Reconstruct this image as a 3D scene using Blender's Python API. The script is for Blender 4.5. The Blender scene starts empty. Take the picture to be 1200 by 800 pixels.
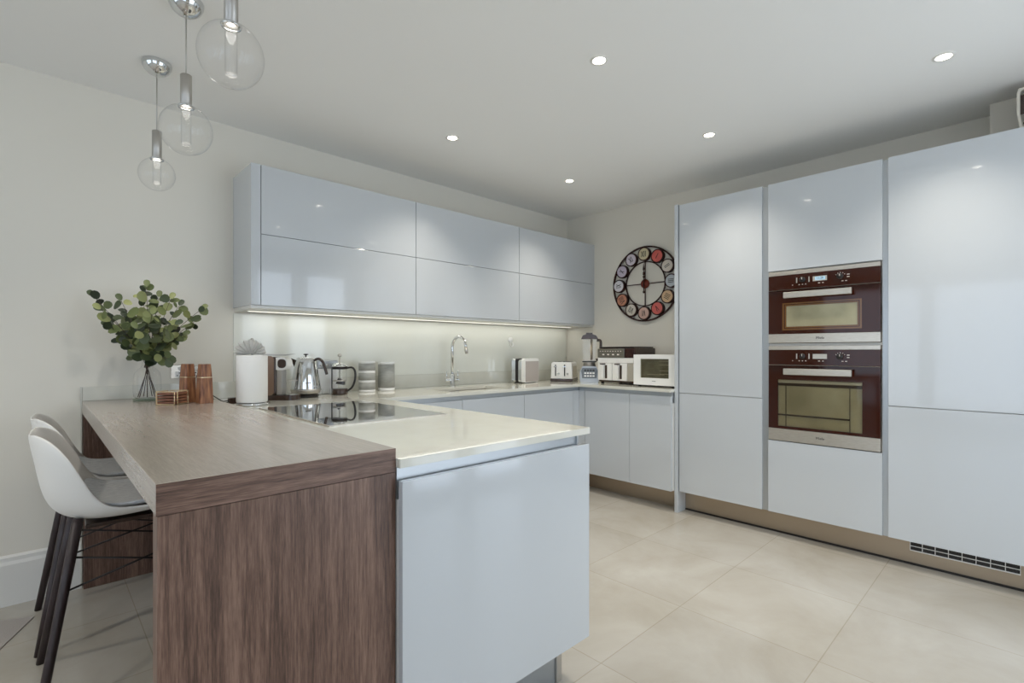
import bpy, bmesh, math, random
from mathutils import Vector, Matrix
C = bpy.context.scene.collection
PI = math.pi
SC = bpy.context.scene

# ------------------------------------------------------------------ camera
H = 1.181
cam = bpy.data.cameras.new('camera'); camo = bpy.data.objects.new('camera', cam); C.objects.link(camo)
camo.location = (0, 0, H); camo.rotation_euler = (PI/2, 0, math.radians(46.373-90))
cam.sensor_width = 36; cam.lens = 582.88/1200*36; cam.shift_y = 11.74/1200; cam.clip_start = .05
SC.camera = camo

# ------------------------------------------------------------------ world, exposure, daylight
W = bpy.data.worlds.new('world'); SC.world = W; W.use_nodes = True
W.node_tree.nodes['Background'].inputs[0].default_value = (.70, .83, 1, 1)
W.node_tree.nodes['Background'].inputs[1].default_value = 2.0
SC.view_settings.view_transform = 'Standard'; SC.view_settings.look = 'None'
SC.view_settings.gamma = 1; SC.view_settings.use_curve_mapping = False
SC.view_settings.exposure = 0.02

def area(name, loc, target, sx, sy, power, col):
    l = bpy.data.lights.new(name, 'AREA'); l.shape = 'RECTANGLE'; l.size = sx; l.size_y = sy
    l.energy = power; l.color = col
    o = bpy.data.objects.new(name, l); C.objects.link(o); o.location = loc
    o.rotation_euler = (Vector(target)-Vector(loc)).to_track_quat('-Z', 'Z').to_euler()
    return o
DAY = (.86, .93, 1.0)
# daylight behind the camera; left-hand lamps are added fill, each outside its opening
area('daylight_front', (2.15, -1.22, 1.2), (2.15, 5, 1.2), 2.5, 2.2, 27, DAY)
area('added_fill_front_left', (-1.6, -1.22, 1.25), (-1.6, 5, 1.25), 2.6, 2.1, 5, DAY)
area('added_fill_left', (-3.75, 1.2, 1.25), (5, 1.2, 1.25), 2.8, 2.1, 5, (.92, .95, 1.0))
SPOT_W = 48.0
PEND_W = 10.0  # pendant light, added to brighten bar top and stools
STRIP_W = 1.5

# ------------------------------------------------------------------ materials
def lin(h):
    h = h.lstrip('#'); r = []
    for i in (0, 2, 4):
        c = int(h[i:i+2], 16)/255
        r.append(c/12.92 if c <= .04045 else ((c+.055)/1.055)**2.4)
    return (r[0], r[1], r[2], 1)
MATS = {}
def mat(name, col, rough=.5, metal=0, coat=0, emis=None, es=0, trans=0, ior=1.5, spec=.5, coat_ior=1.5):
    m = bpy.data.materials.new(name); m.use_nodes = True; b = m.node_tree.nodes['Principled BSDF']
    b.inputs['Base Color'].default_value = lin(col); b.inputs['Roughness'].default_value = rough
    b.inputs['Metallic'].default_value = metal; b.inputs['Coat Weight'].default_value = coat
    b.inputs['Coat Roughness'].default_value = .03; b.inputs['Coat IOR'].default_value = coat_ior
    b.inputs['IOR'].default_value = ior; b.inputs['Specular IOR Level'].default_value = spec
    b.inputs['Transmission Weight'].default_value = trans
    if emis: b.inputs['Emission Color'].default_value = lin(emis); b.inputs['Emission Strength'].default_value = es
    MATS[name] = m; return m
def nodes(m): return m.node_tree.nodes, m.node_tree.links, m.node_tree.nodes['Principled BSDF']
def bump_noise(m, scale=60, strength=.05, dist=.002):
    N, L, b = nodes(m); t = N.new('ShaderNodeTexCoord'); n = N.new('ShaderNodeTexNoise'); n.inputs['Scale'].default_value = scale
    n.inputs['Detail'].default_value = 4
    u = N.new('ShaderNodeBump'); u.inputs['Strength'].default_value = strength; u.inputs['Distance'].default_value = dist
    L.new(t.outputs['Object'], n.inputs['Vector']); L.new(n.outputs['Fac'], u.inputs['Height']); L.new(u.outputs['Normal'], b.inputs['Normal'])
def vary(m, c1, c2, scale=5, stretch=(1, 1, 1), detail=4, lo=.3, hi=.7):
    N, L, b = nodes(m); t = N.new('ShaderNodeTexCoord'); mp = N.new('ShaderNodeMapping'); mp.inputs['Scale'].default_value = stretch
    n = N.new('ShaderNodeTexNoise'); n.inputs['Scale'].default_value = scale; n.inputs['Detail'].default_value = detail
    r = N.new('ShaderNodeValToRGB'); r.color_ramp.elements[0].color = lin(c1); r.color_ramp.elements[1].color = lin(c2)
    r.color_ramp.elements[0].position = lo; r.color_ramp.elements[1].position = hi
    L.new(t.outputs['Object'], mp.inputs[0]); L.new(mp.outputs[0], n.inputs['Vector']); L.new(n.outputs['Fac'], r.inputs[0])
    L.new(r.outputs[0], b.inputs['Base Color'])

WALLM = mat('wall_paint', '#E4DFD3', .85); bump_noise(WALLM, 180, .04)
CEILM = mat('ceiling_paint', '#F0EFEB', .9); bump_noise(CEILM, 160, .03)
TRIMM = mat('trim_paint', '#E4E2DC', .45)
GLOSS = mat('white_gloss_lacquer', '#C6CACD', .12, coat=.6); bump_noise(GLOSS, 3, .01, .001)
CARC = mat('white_cabinet_board', '#DAD9D4', .35); bump_noise(CARC, 30, .01, .001)
QUARTZ = mat('cream_quartz', '#E9E7DC', .09, coat=.3)
vary(QUARTZ, '#DAD8CC', '#DEDCD1', 14)
ALU = mat('brushed_aluminium', '#B9BDC0', .33, metal=.85); bump_noise(ALU, 90, .03, .0005)
PLINTH = mat('bronze_steel_plinth', '#B0A08C', .35, metal=.7); bump_noise(PLINTH, 60, .03, .0005)
PLINTHG = mat('steel_plinth', '#A7ACB0', .3, metal=.75); bump_noise(PLINTHG, 60, .03, .0005)
CHROME = mat('chrome', '#DADCDD', .07, metal=1); bump_noise(CHROME, 5, .005, .0005)
SATIN = mat('satin_nickel', '#BDB9B3', .42, metal=.9); bump_noise(SATIN, 40, .01, .0005)
STEEL = mat('stainless_steel', '#C9C2B6', .28, metal=.8)
vary(STEEL, '#C0B8AB', '#D0CABF', 30, (1, 1, 12))
DARKM = mat('dark_plastic', '#1F1A18', .35); bump_noise(DARKM, 60, .02, .0005)
BROWNM = mat('dark_brown_plastic', '#3A2A22', .25, coat=.3); bump_noise(BROWNM, 60, .02, .0005)
BLACKW = mat('dark_stained_leg_wood', '#2A1F1D', .42)
vary(BLACKW, '#241917', '#35282A', 20, (6, 6, 1))
WIREM = mat('dark_wire', '#2A2524', .35, metal=.6); bump_noise(WIREM, 60, .02, .0005)
SHELL = mat('white_moulded_plastic', '#E8E5DF', .35); bump_noise(SHELL, 200, .02, .0005)
FABRIC = mat('grey_woven_fabric', '#D5D7D9', .95)
vary(FABRIC, '#C4C7CA', '#DFE1E2', 60, (1, 6, 1), lo=.35, hi=.65)
WHITEP = mat('white_plastic', '#EEEDE9', .3); bump_noise(WHITEP, 60, .01, .0005)
PAPER = mat('white_paper', '#EFEDE8', .9); bump_noise(PAPER, 150, .3, .002)
GREYC = mat('grey_stoneware', '#A2A29C', .4)
vary(GREYC, '#989892', '#A8A8A2', 20, (1, 1, 4))
OVGL = mat('brown_black_oven_glass', '#35150A', .06, spec=.35); bump_noise(OVGL, 2, .004, .0005)
OVIN = mat('oven_cavity_enamel', '#8E8668', .25, metal=.3)
vary(OVIN, '#989070', '#B2AB8A', 5)
OVIN2 = mat('cavity_painted_reflection', '#B5AC94', .3, metal=.2)
vary(OVIN2, '#A0977C', '#C9C2AC', 4)  # room reflection in the oven window put into a paler cavity colour
AMBER = mat('amber_window_border', '#6A4416', .2, coat=.5); bump_noise(AMBER, 20, .01, .0005)
SCREEN = mat('lit_oven_display', '#9FB3BD', .2, emis='#9CC4DA', es=.6); bump_noise(SCREEN, 20, .01, .0005)
MARK = mat('white_print', '#E9DFD6', .5); bump_noise(MARK, 60, .01, .0005)
INK = mat('dark_print', '#2A2421', .6); bump_noise(INK, 60, .01, .0005)
HOBG = mat('black_hob_glass', '#3A3A3A', .03, coat=1.0, coat_ior=2.6, spec=1.0)
bump_noise(HOBG, 2, .002, .0005)
SPLASH = mat('pale_glass_splashback', '#E6E6DC', .08, coat=.5); bump_noise(SPLASH, 2, .003, .0005)
GOLD = mat('pale_gold_metal', '#D9C29C', .3, metal=.8); bump_noise(GOLD, 60, .01, .0005)
CLOCKM = mat('rusty_brown_metal', '#2E1712', .5, metal=.4)
vary(CLOCKM, '#26120E', '#452219', 40)
LENS = mat('lit_lamp_lens', '#FFFFFF', .3, emis='#FFF6E6', es=14)
bump_noise(LENS, 60, .01, .0005)
BULB = mat('added_bulb_frost', '#FFFFFF', .3, emis='#FFF4E0', es=.4); bump_noise(BULB, 60, .01, .0005)  # faint glow for the bulbs added in the pendants
STRIPM = mat('lit_strip_diffuser', '#FFFFFF', .4, emis='#FFFBEA', es=1.6)
bump_noise(STRIPM, 60, .01, .0005)
PATCHM = mat('rough_grey_patch', '#A8A29D', .95); bump_noise(PATCHM, 300, .5, .004)
ACACIA = mat('acacia_wood', '#8A5236', .4)
vary(ACACIA, '#5B3020', '#B07A52', 16, (6, 6, .8), 5, .3, .72)
LOGW = mat('coaster_wood', '#A3694A', .5)
vary(LOGW, '#5A3022', '#B47C5A', 14, (1, 1, 6))

def glass(name, col='#FFFFFF', mix=.86):
    m = bpy.data.materials.new(name); m.use_nodes = True; N = m.node_tree.nodes; L = m.node_tree.links
    N.remove(N['Principled BSDF']); out = N['Material Output']
    tr = N.new('ShaderNodeBsdfTransparent'); tr.inputs[0].default_value = lin(col)
    gl = N.new('ShaderNodeBsdfGlossy'); gl.inputs['Roughness'].default_value = .02
    lw = N.new('ShaderNodeLayerWeight'); lw.inputs[0].default_value = .5
    t = N.new('ShaderNodeTexCoord'); n = N.new('ShaderNodeTexNoise'); n.inputs['Scale'].default_value = 3
    u = N.new('ShaderNodeBump'); u.inputs['Strength'].default_value = .02; u.inputs['Distance'].default_value = .003
    L.new(t.outputs['Object'], n.inputs['Vector']); L.new(n.outputs['Fac'], u.inputs['Height']); L.new(u.outputs['Normal'], gl.inputs['Normal'])
    mx = N.new('ShaderNodeMixShader'); pw = N.new('ShaderNodeMath'); pw.operation = 'POWER'; pw.inputs[1].default_value = 3.2; ml_ = N.new('ShaderNodeMath'); ml_.operation = 'MULTIPLY_ADD'; ml_.inputs[1].default_value = .62; ml_.inputs[2].default_value = .03
    L.new(lw.outputs['Facing'], pw.inputs[0]); L.new(pw.outputs[0], ml_.inputs[0]); L.new(ml_.outputs[0], mx.inputs[0]); L.new(tr.outputs[0], mx.inputs[1]); L.new(gl.outputs[0], mx.inputs[2])
    L.new(mx.outputs[0], out.inputs[0]); return m
GLASS = glass('clear_glass'); TINT = glass('tinted_glass', '#EFEDE4')

def wood(name, axis, dark='#47332A', midc='#6C5245', light='#8A6E5F', rough=.42):
    """dark oak, grain running along axis"""
    m = mat(name, midc, rough, spec=.5); N, L, b = nodes(m)
    t = N.new('ShaderNodeTexCoord'); mp = N.new('ShaderNodeMapping')
    s = [16, 16, 16]; s['XYZ'.index(axis)] = .8; mp.inputs['Scale'].default_value = s
    n1 = N.new('ShaderNodeTexNoise'); n1.inputs['Scale'].default_value = 1.6; n1.inputs['Detail'].default_value = 5; n1.inputs['Distortion'].default_value = .8
    n2 = N.new('ShaderNodeTexNoise'); n2.inputs['Scale'].default_value = 11; n2.inputs['Detail'].default_value = 7; n2.inputs['Roughness'].default_value = .7
    n3 = N.new('ShaderNodeTexNoise'); n3.inputs['Scale'].default_value = 42; n3.inputs['Detail'].default_value = 3
    for n in (n1, n2, n3): L.new(mp.outputs[0], n.inputs['Vector'])
    L.new(t.outputs['Object'], mp.inputs[0])
    a = N.new('ShaderNodeMath'); a.operation = 'MULTIPLY_ADD'; a.inputs[1].default_value = .45
    L.new(n2.outputs['Fac'], a.inputs[0])
    a0 = N.new('ShaderNodeMath'); a0.operation = 'MULTIPLY'; a0.inputs[1].default_value = .35; L.new(n1.outputs['Fac'], a0.inputs[0]); L.new(a0.outputs[0], a.inputs[2])
    c = N.new('ShaderNodeMath'); c.operation = 'MULTIPLY_ADD'; c.inputs[1].default_value = .2; L.new(n3.outputs['Fac'], c.inputs[0]); L.new(a.outputs[0], c.inputs[2])
    r = N.new('ShaderNodeValToRGB'); e = r.color_ramp.elements; e[0].position = .40; e[0].color = lin(dark); e[1].position = .60; e[1].color = lin(light)
    k = e.new(.5); k.color = lin(midc)
    L.new(c.outputs[0], r.inputs[0]); L.new(r.outputs[0], b.inputs['Base Color'])
    u = N.new('ShaderNodeBump'); u.inputs['Strength'].default_value = .12; u.inputs['Distance'].default_value = .001
    L.new(c.outputs[0], u.inputs['Height']); L.new(u.outputs['Normal'], b.inputs['Normal'])
    return m
WZ = wood('dark_oak_vertical', 'Z'); WX = wood('dark_oak_crosswise', 'X'); WY = wood('oak_top_painted_sheen', 'Y', '#A3968A', '#AB9E92', '#B3A79B', .26); WY.node_tree.nodes['Bump'].inputs['Strength'].default_value = .02; WY.node_tree.nodes['Principled BSDF'].inputs['Coat Weight'].default_value = .6; WY.node_tree.nodes['Principled BSDF'].inputs['Coat Roughness'].default_value = .25  # bar top oak made paler than its sides, sheen put into the colour

# floor tiles
FLOORM = mat('pale_stone_tiles', '#CFC8B8', .24, coat=.15)
N, L, b = nodes(FLOORM)
t = N.new('ShaderNodeTexCoord'); mp = N.new('ShaderNodeMapping'); mp.inputs['Location'].default_value = (-2.155+.61*8, -.565+.567*8, 0)
br = N.new('ShaderNodeTexBrick'); br.offset = 0; br.squash = 1
br.inputs['Brick Width'].default_value = .61; br.inputs['Row Height'].default_value = .567; br.inputs['Mortar Size'].default_value = .0022
br.inputs['Mortar Smooth'].default_value = .3; br.inputs['Scale'].default_value = 1
br.inputs['Color1'].default_value = lin('#BDB9B1'); br.inputs['Color2'].default_value = lin('#B7B3AB'); br.inputs['Mortar'].default_value = lin('#A8A296')
n = N.new('ShaderNodeTexNoise'); n.inputs['Scale'].default_value = 2.0; n.inputs['Detail'].default_value = 9; n.inputs['Roughness'].default_value = .6; n.inputs['Distortion'].default_value = .5
r = N.new('ShaderNodeValToRGB'); r.color_ramp.elements[0].position = .3; r.color_ramp.elements[1].position = .72
r.color_ramp.elements[0].color = lin('#E4E0D8'); r.color_ramp.elements[1].color = (1, 1, 1, 1)
mx = N.new('ShaderNodeMixRGB'); mx.blend_type = 'MULTIPLY'; mx.inputs[0].default_value = 1
L.new(t.outputs['Object'], mp.inputs[0]); L.new(mp.outputs[0], br.inputs['Vector']); L.new(t.outputs['Object'], n.inputs['Vector'])
L.new(n.outputs['Fac'], r.inputs[0]); L.new(br.outputs['Color'], mx.inputs[1]); L.new(r.outputs[0], mx.inputs[2]); L.new(mx.outputs[0], b.inputs['Base Color'])

LEAF = mat('eucalyptus_leaf', '#55653F', .5)
N, L, b = nodes(LEAF); g = N.new('ShaderNodeNewGeometry'); r = N.new('ShaderNodeValToRGB'); e = r.color_ramp.elements
e[0].color = lin('#2A3324'); e[1].color = lin('#A3A56A')
for p, c in ((.25, '#3E4A2C'), (.5, '#5A6438'), (.75, '#7C8450')): e.new(p).color = lin(c)
L.new(g.outputs['Random Per Island'], r.inputs[0]); L.new(r.outputs[0], b.inputs['Base Color'])
STEMM = mat('brown_stem', '#4A3A30', .6); bump_noise(STEMM, 60, .1, .001)

# ------------------------------------------------------------------ mesh helpers
def BM(): return bmesh.new()
def add_box(bm, x0, x1, y0, y1, z0, z1, bev=0, seg=2):
    t = bmesh.new(); bmesh.ops.create_cube(t, size=1)
    for v in t.verts: v.co = Vector(((x0+x1)/2+v.co.x*(x1-x0), (y0+y1)/2+v.co.y*(y1-y0), (z0+z1)/2+v.co.z*(z1-z0)))
    if bev: bmesh.ops.bevel(t, geom=t.edges[:], offset=bev, segments=seg, profile=.5, affect='EDGES')
    merge(bm, t); return bm
def merge(bm, t, M=None):
    if M is not None: bmesh.ops.transform(t, matrix=M, verts=t.verts)
    me = bpy.data.meshes.new('tmp'); t.to_mesh(me); bm.from_mesh(me); bpy.data.meshes.remove(me); t.free()
def bx(x0, x1, y0, y1, z0, z1, bev=0, seg=2): return add_box(BM(), x0, x1, y0, y1, z0, z1, bev, seg)
def add_lathe(bm, prof, cx=0, cy=0, n=32, cap0=True, cap1=True, M=None):
    t = bmesh.new(); rings = []
    for r, z in prof:
        rings.append([t.verts.new((cx+r*math.cos(2*PI*k/n), cy+r*math.sin(2*PI*k/n), z)) for k in range(n)])
    for a, b_ in zip(rings, rings[1:]):
        for k in range(n): t.faces.new((a[k], a[(k+1) % n], b_[(k+1) % n], b_[k]))
    if cap0: t.faces.new(rings[0][::-1])
    if cap1: t.faces.new(rings[-1])
    for f in t.faces: f.smooth = True
    merge(bm, t, M); return bm
def lathe(prof, **k): return add_lathe(BM(), prof, **k)
def add_tube(bm, pts, r, n=8, r1=None, cyc=False, smooth=True):
    pts = [Vector(p) for p in pts]; t = bmesh.new(); rings = []; up = Vector((0, 0, 1)); m = len(pts)
    prev = None
    for i, p in enumerate(pts):
        if cyc: d = pts[(i+1) % m]-pts[i-1]
        else: d = (pts[min(i+1, m-1)]-pts[max(i-1, 0)])
        d.normalize()
        if prev is None:
            a = d.cross(up)
            if a.length < 1e-3: a = d.cross(Vector((1, 0, 0)))
        else: a = prev-d*prev.dot(d)
        a.normalize(); prev = a; c = d.cross(a)
        rr = r if r1 is None else r+(r1-r)*i/(m-1)
        rings.append([t.verts.new(p+a*rr*math.cos(2*PI*k/n)+c*rr*math.sin(2*PI*k/n)) for k in range(n)])
    prs = list(zip(rings, rings[1:]))
    if cyc: prs.append((rings[-1], rings[0]))
    for a, b_ in prs:
        for k in range(n): t.faces.new((a[k], a[(k+1) % n], b_[(k+1) % n], b_[k]))
    if not cyc: t.faces.new(rings[0][::-1]); t.faces.new(rings[-1])
    if smooth:
        for f in t.faces: f.smooth = True
    bmesh.ops.recalc_face_normals(t, faces=t.faces[:])
    merge(bm, t); return bm
def tube(pts, r, **k): return add_tube(BM(), pts, r, **k)
def spline(pts, n=6):
    P = [Vector(p) for p in pts]; out = []
    for i in range(len(P)-1):
        p0 = P[max(i-1, 0)]; p1 = P[i]; p2 = P[i+1]; p3 = P[min(i+2, len(P)-1)]
        for k in range(n):
            s = k/n
            out.append(.5*((2*p1)+(p2-p0)*s+(2*p0-5*p1+4*p2-p3)*s*s+(3*p1-p0-3*p2+p3)*s**3))
    out.append(P[-1]); return out
def cells(xs, ys, z0, z1, keep, bev=.0015):
    """slab made of the kept cells of a grid"""
    t = bmesh.new(); g = {}
    def v(i, j):
        if (i, j) not in g: g[(i, j)] = t.verts.new((xs[i], ys[j], z0))
        return g[(i, j)]
    for i in range(len(xs)-1):
        for j in range(len(ys)-1):
            if keep(i, j): t.faces.new((v(i, j), v(i, j+1), v(i+1, j+1), v(i+1, j)))
    r = bmesh.ops.extrude_face_region(t, geom=t.faces[:])
    for e_ in r['geom']:
        if isinstance(e_, bmesh.types.BMVert): e_.co.z = z1
    bmesh.ops.recalc_face_normals(t, faces=t.faces[:])
    bmesh.ops.dissolve_limit(t, angle_limit=.01, verts=t.verts[:], edges=t.edges[:])
    return t
def prism(poly, axis, a, b_):
    """extrude polygon (2D) along axis between a and b_"""
    t = bmesh.new(); vs = []
    def mk(p, w):
        if axis == 'Y': return (p[0], w, p[1])
        if axis == 'X': return (w, p[0], p[1])
        return (p[0], p[1], w)
    A = [t.verts.new(mk(p, a)) for p in poly]; B_ = [t.verts.new(mk(p, b_)) for p in poly]
    t.faces.new(A[::-1]); t.faces.new(B_)
    for k in range(len(poly)): t.faces.new((A[k], A[(k+1) % len(poly)], B_[(k+1) % len(poly)], B_[k]))
    bmesh.ops.recalc_face_normals(t, faces=t.faces[:]); return t
def rrect(x0, x1, y0, y1, r, n=5):
    out = []
    for cx, cy, a0 in ((x1-r, y1-r, 0), (x0+r, y1-r, 90), (x0+r, y0+r, 180), (x1-r, y0+r, 270)):
        for k in range(n+1):
            a = math.radians(a0+90*k/n); out.append((cx+r*math.cos(a), cy+r*math.sin(a)))
    return out
def obj(name, bm, m, parent=None, world=True, shade=None, label=None):
    """link one mesh; world=True: the mesh is in world coordinates and is moved into its parent's frame"""
    if parent is not None and world:
        M = parent_world(parent).inverted(); bmesh.ops.transform(bm, matrix=M, verts=bm.verts)
    me = bpy.data.meshes.new(name); bm.to_mesh(me); bm.free()
    if shade:
        for p in me.polygons: p.use_smooth = True
    me.materials.append(m)
    o = bpy.data.objects.new(name, me); C.objects.link(o)
    if parent is not None: o.parent = parent
    if label: o['label'] = label
    return o
def parent_world(p):
    M = Matrix.LocRotScale(p.location, p.rotation_euler, p.scale)
    return parent_world(p.parent) @ M if p.parent else M
def tag(o, label, cat, group=None):
    o['label'] = label; o['category'] = cat
    if group: o['group'] = group
    return o
def thing(name, label, cat, loc=(0, 0, 0), rotz=0, group=None):
    o = bpy.data.objects.new(name, None); C.objects.link(o); o.location = loc; o.rotation_euler = (0, 0, rotz)
    o.empty_display_size = .05
    return tag(o, label, cat, group)
def struct(name, bm, m, parent=None):
    o = obj(name, bm, m, parent)
    if parent is None: o['kind'] = 'structure'
    return o
def copy_tree(root, loc, rotz, label, group=None):
    r = root.copy(); C.objects.link(r); r.location = loc; r.rotation_euler = (0, 0, rotz); r['label'] = label
    if group: r['group'] = group
    for ch in [o for o in SC.objects if o.parent == root]:
        c = ch.copy(); C.objects.link(c); c.parent = r
        for g_ in [o for o in SC.objects if o.parent == ch]:
            d = g_.copy(); C.objects.link(d); d.parent = c
    return r
MR = Matrix(((0, 0, -1), (-1, 0, 0), (0, 1, 0))).to_4x4()      # lies flat on a face looking towards -X
def text_bm(s, size, M, depth=.0006):
    cu = bpy.data.curves.new('t', 'FONT'); cu.body = s; cu.size = size; cu.align_x = 'CENTER'; cu.align_y = 'CENTER'; cu.extrude = depth
    o = bpy.data.objects.new('t', cu); me = bpy.data.meshes.new_from_object(o); bm = bmesh.new(); bm.from_mesh(me)
    bpy.data.objects.remove(o); bpy.data.curves.remove(cu); bpy.data.meshes.remove(me)
    bmesh.ops.transform(bm, matrix=M, verts=bm.verts); return bm

# ------------------------------------------------------------------ room shell
XL, XR, YF, YB, HC = -3.6, 3.923, -1.05, 3.30, 2.521
struct('floor', bx(XL-.1, XR+.1, YF-.1, YB+.1, -.1, 0), FLOORM)
struct('wall_back', bx(XL-.1, XR+.1, YB, YB+.1, 0, HC+.1), WALLM)
struct('wall_right', bx(XR, XR+.1, YF-.1, YB, 0, HC+.1), WALLM)
def holed_wall(name, axis, a, b_, u0, u1, z1, holes):
    us = sorted({u0, u1}|{h[0] for h in holes}|{h[1] for h in holes}); zs = sorted({0, z1}|{h[2] for h in holes}|{h[3] for h in holes})
    t = cells(us, zs, a, b_, lambda i, j: not any(h[0] <= us[i] and us[i+1] <= h[1] and h[2] <= zs[j] and zs[j+1] <= h[3] for h in holes))
    # (u, z, w) -> world
    for v in t.verts:
        u, z, w = v.co; v.co = (u, w, z) if axis == 'Y' else (w, u, z)
    bmesh.ops.recalc_face_normals(t, faces=t.faces[:]); return struct(name, t, WALLM)
FW = [(1.15, 1.92, .05, 2.28), (2.03, 2.55, .05, 2.28), (2.67, 3.30, .05, 2.28), (-2.9, -1.65, .25, 2.28), (-1.55, -.3, .25, 2.28)]
LW = [(-.3, 1.15, .25, 2.28), (1.25, 2.7, .25, 2.28)]
holed_wall('wall_front', 'Y', YF-.1, YF, XL-.1, XR+.1, HC+.1, FW)
holed_wall('wall_left', 'X', XL-.1, XL, YF, YB, HC+.1, LW)
# ceiling with round-ish openings is not needed: the downlights are surface rims with recessed lenses
struct('ceiling', bx(XL-.1, XR+.1, YF-.1, YB+.1, HC, HC+.1), CEILM)
wn = 0
def window(ax, u0, u1, z0, z1, w):
    global wn; wn += 1
    t = BM(); s = .045
    for a in ((u0, u0+s, z0, z1), (u1-s, u1, z0, z1), (u0+s, u1-s, z0, z0+s), (u0+s, u1-s, z1-s, z1)):
        if ax == 'Y': add_box(t, a[0], a[1], w-.06, w-.02, a[2], a[3])
        else: add_box(t, w-.06, w-.02, a[0], a[1], a[2], a[3])
    o = struct('window_%d' % wn, t, TRIMM)
    g_ = bx(u0+s, u1-s, w-.045, w-.035, z0+s, z1-s) if ax == 'Y' else bx(w-.045, w-.035, u0+s, u1-s, z0+s, z1-s)
    obj('pane', g_, GLASS, o)
for a in FW: window('Y', *a, YF)
for a in LW: window('X', *a, XL)
def skirting(name, x0, x1, y):
    prof = [(y, 0), (y-.018, 0), (y-.018, .19), (y-.012, .205), (y-.012, .222), (y-.004, .232), (y, .232)]
    struct(name, prism([(p[0], p[1]) for p in prof], 'X', x0, x1), TRIMM)
skirting('baseboard_back', XL, .158, YB)
struct('trim_1', bx(3.74, XR, -1.0, .165, 2.25, HC), WALLM)

# ------------------------------------------------------------------ breakfast bar
BX0, BX1, BYF = .160, .668, 1.135
bar = thing('breakfast_bar', 'dark oak breakfast bar with thick slab top and panel legs beside the white peninsula', 'breakfast bar', ((BX0+BX1)/2, 2.2, 0))
top = obj('top', bx(BX0, BX1, BYF+.0012, YB-.001, .8712, .932, .0015), WY, bar)
obj('front_edge_band', bx(BX0, BX1, BYF, BYF+.0012, .8715, .9315), WX, top)
obj('side_panel', bx(BX0+.002, BX1, BYF+.001, BYF+.048, .001, .870, .0012), WZ, bar)
obj('side_panel', bx(BX0+.004, BX1-.03, YB-.048, YB-.001, .001, .870, .0012), WZ, bar)
obj('back_panel', bx(BX1-.022, BX1-.004, BYF+.049, YB-.05, .1, .870), WZ, bar)

# ------------------------------------------------------------------ white units
ZD0, ZD1, ZW0, ZW1 = .157, .850, .882, .905
def lgroup(i, names): return names[i]
# peninsula
pen = thing('peninsula_cabinet', 'gloss white peninsula cabinet with wide blank end panel next to the oak bar', 'cabinet', (1.05, 1.9, 0))
obj('end_panel', bx(.669, 1.437, 1.104, 1.124, ZD0, ZD1, .0015), GLOSS, pen)
obj('carcass', bx(.672, 1.40, 1.125, 2.64, ZD0, .80), CARC, pen)
obj('door', bx(1.401, 1.42, 1.13, 1.728, ZD0, ZD1, .0015), GLOSS, pen)
obj('door', bx(1.401, 1.42, 1.732, 2.33, ZD0, ZD1, .0015), GLOSS, pen)
obj('door', bx(1.401, 1.42, 2.334, 2.65, ZD0, ZD1, .0015), GLOSS, pen)
def handle_rail(name, label, bm, m=ALU): return tag(obj(name, bm, m), label, 'handle rail')
t = bx(.669, 1.392, 1.132, 1.15, .801, .8815); add_box(t, 1.38, 1.398, 1.15, 2.66, .801, .8815); add_box(t, 1.392, 1.3975, 1.1245, 1.15, .801, .8815)
handle_rail('handle_rail', 'blue-grey aluminium handle rail recessed under the peninsula worktop', t)
pl = thing('plinth', 'brushed steel plinth set back under the peninsula end panel', 'plinth', (1.0, 1.19, 0))
t = bx(.672, 1.352, 1.18, 1.196, 0, ZD0-.001); add_box(t, 1.342, 1.358, 1.197, 2.63, 0, ZD0-.001)
obj('kickboard', t, PLINTHG, pl)
obj('corner_post', bx(1.338, 1.366, 1.172, 1.196, 0, ZD0-.001, .003), SATIN, pl)
# worktop : L plus peninsula, with sink cut-out
SX0, SX1, SY0, SY1 = 2.06, 2.62, 2.77, 3.06
xs = [BX1+.0005, 1.458, SX0, SX1, 3.329, XR-.001]; ys = [1.116, 1.826, 2.662, SY0, SY1, YB-.001]
def keep(i, j):
    if i == 2 and j == 3: return False
    if j >= 2: return True
    if i == 0: return True
    return i == 4 and j == 1
t = cells(xs, ys, ZW0, ZW1, keep)
bmesh.ops.bevel(t, geom=[e_ for e_ in t.edges if len(e_.link_faces) == 2 and e_.calc_face_angle() > .5], offset=.0018, segments=2, affect='EDGES')
wt = tag(obj('worktop', t, QUARTZ), 'cream quartz worktop running over peninsula and base units round the corner', 'worktop')
up = BM(); add_box(up, BX0+.001, BX1+.0004, YB-.02, YB-.0005, .9325, 1.003, .001); add_box(up, BX1+.0006, XR-.021, YB-.02, YB-.0005, ZW1+.0004, 1.003, .001)
add_box(up, XR-.02, XR-.0005, 1.828, YB-.001, ZW1+.0004, 1.003, .001); add_box(up, BX0-.006, BX0-.0003, YB-.02, YB-.0005, .0, 1.003)
tag(obj('worktop_upstand', up, QUARTZ), 'low cream quartz upstand along the foot of both kitchen walls', 'upstand')
sp = bx(.845, XR-.021, YB-.007, YB-.0005, 1.0034, 1.41, .001)
tag(obj('glass_splashback', sp, SPLASH), 'pale glossy glass splashback under the white wall units', 'splashback')
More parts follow.
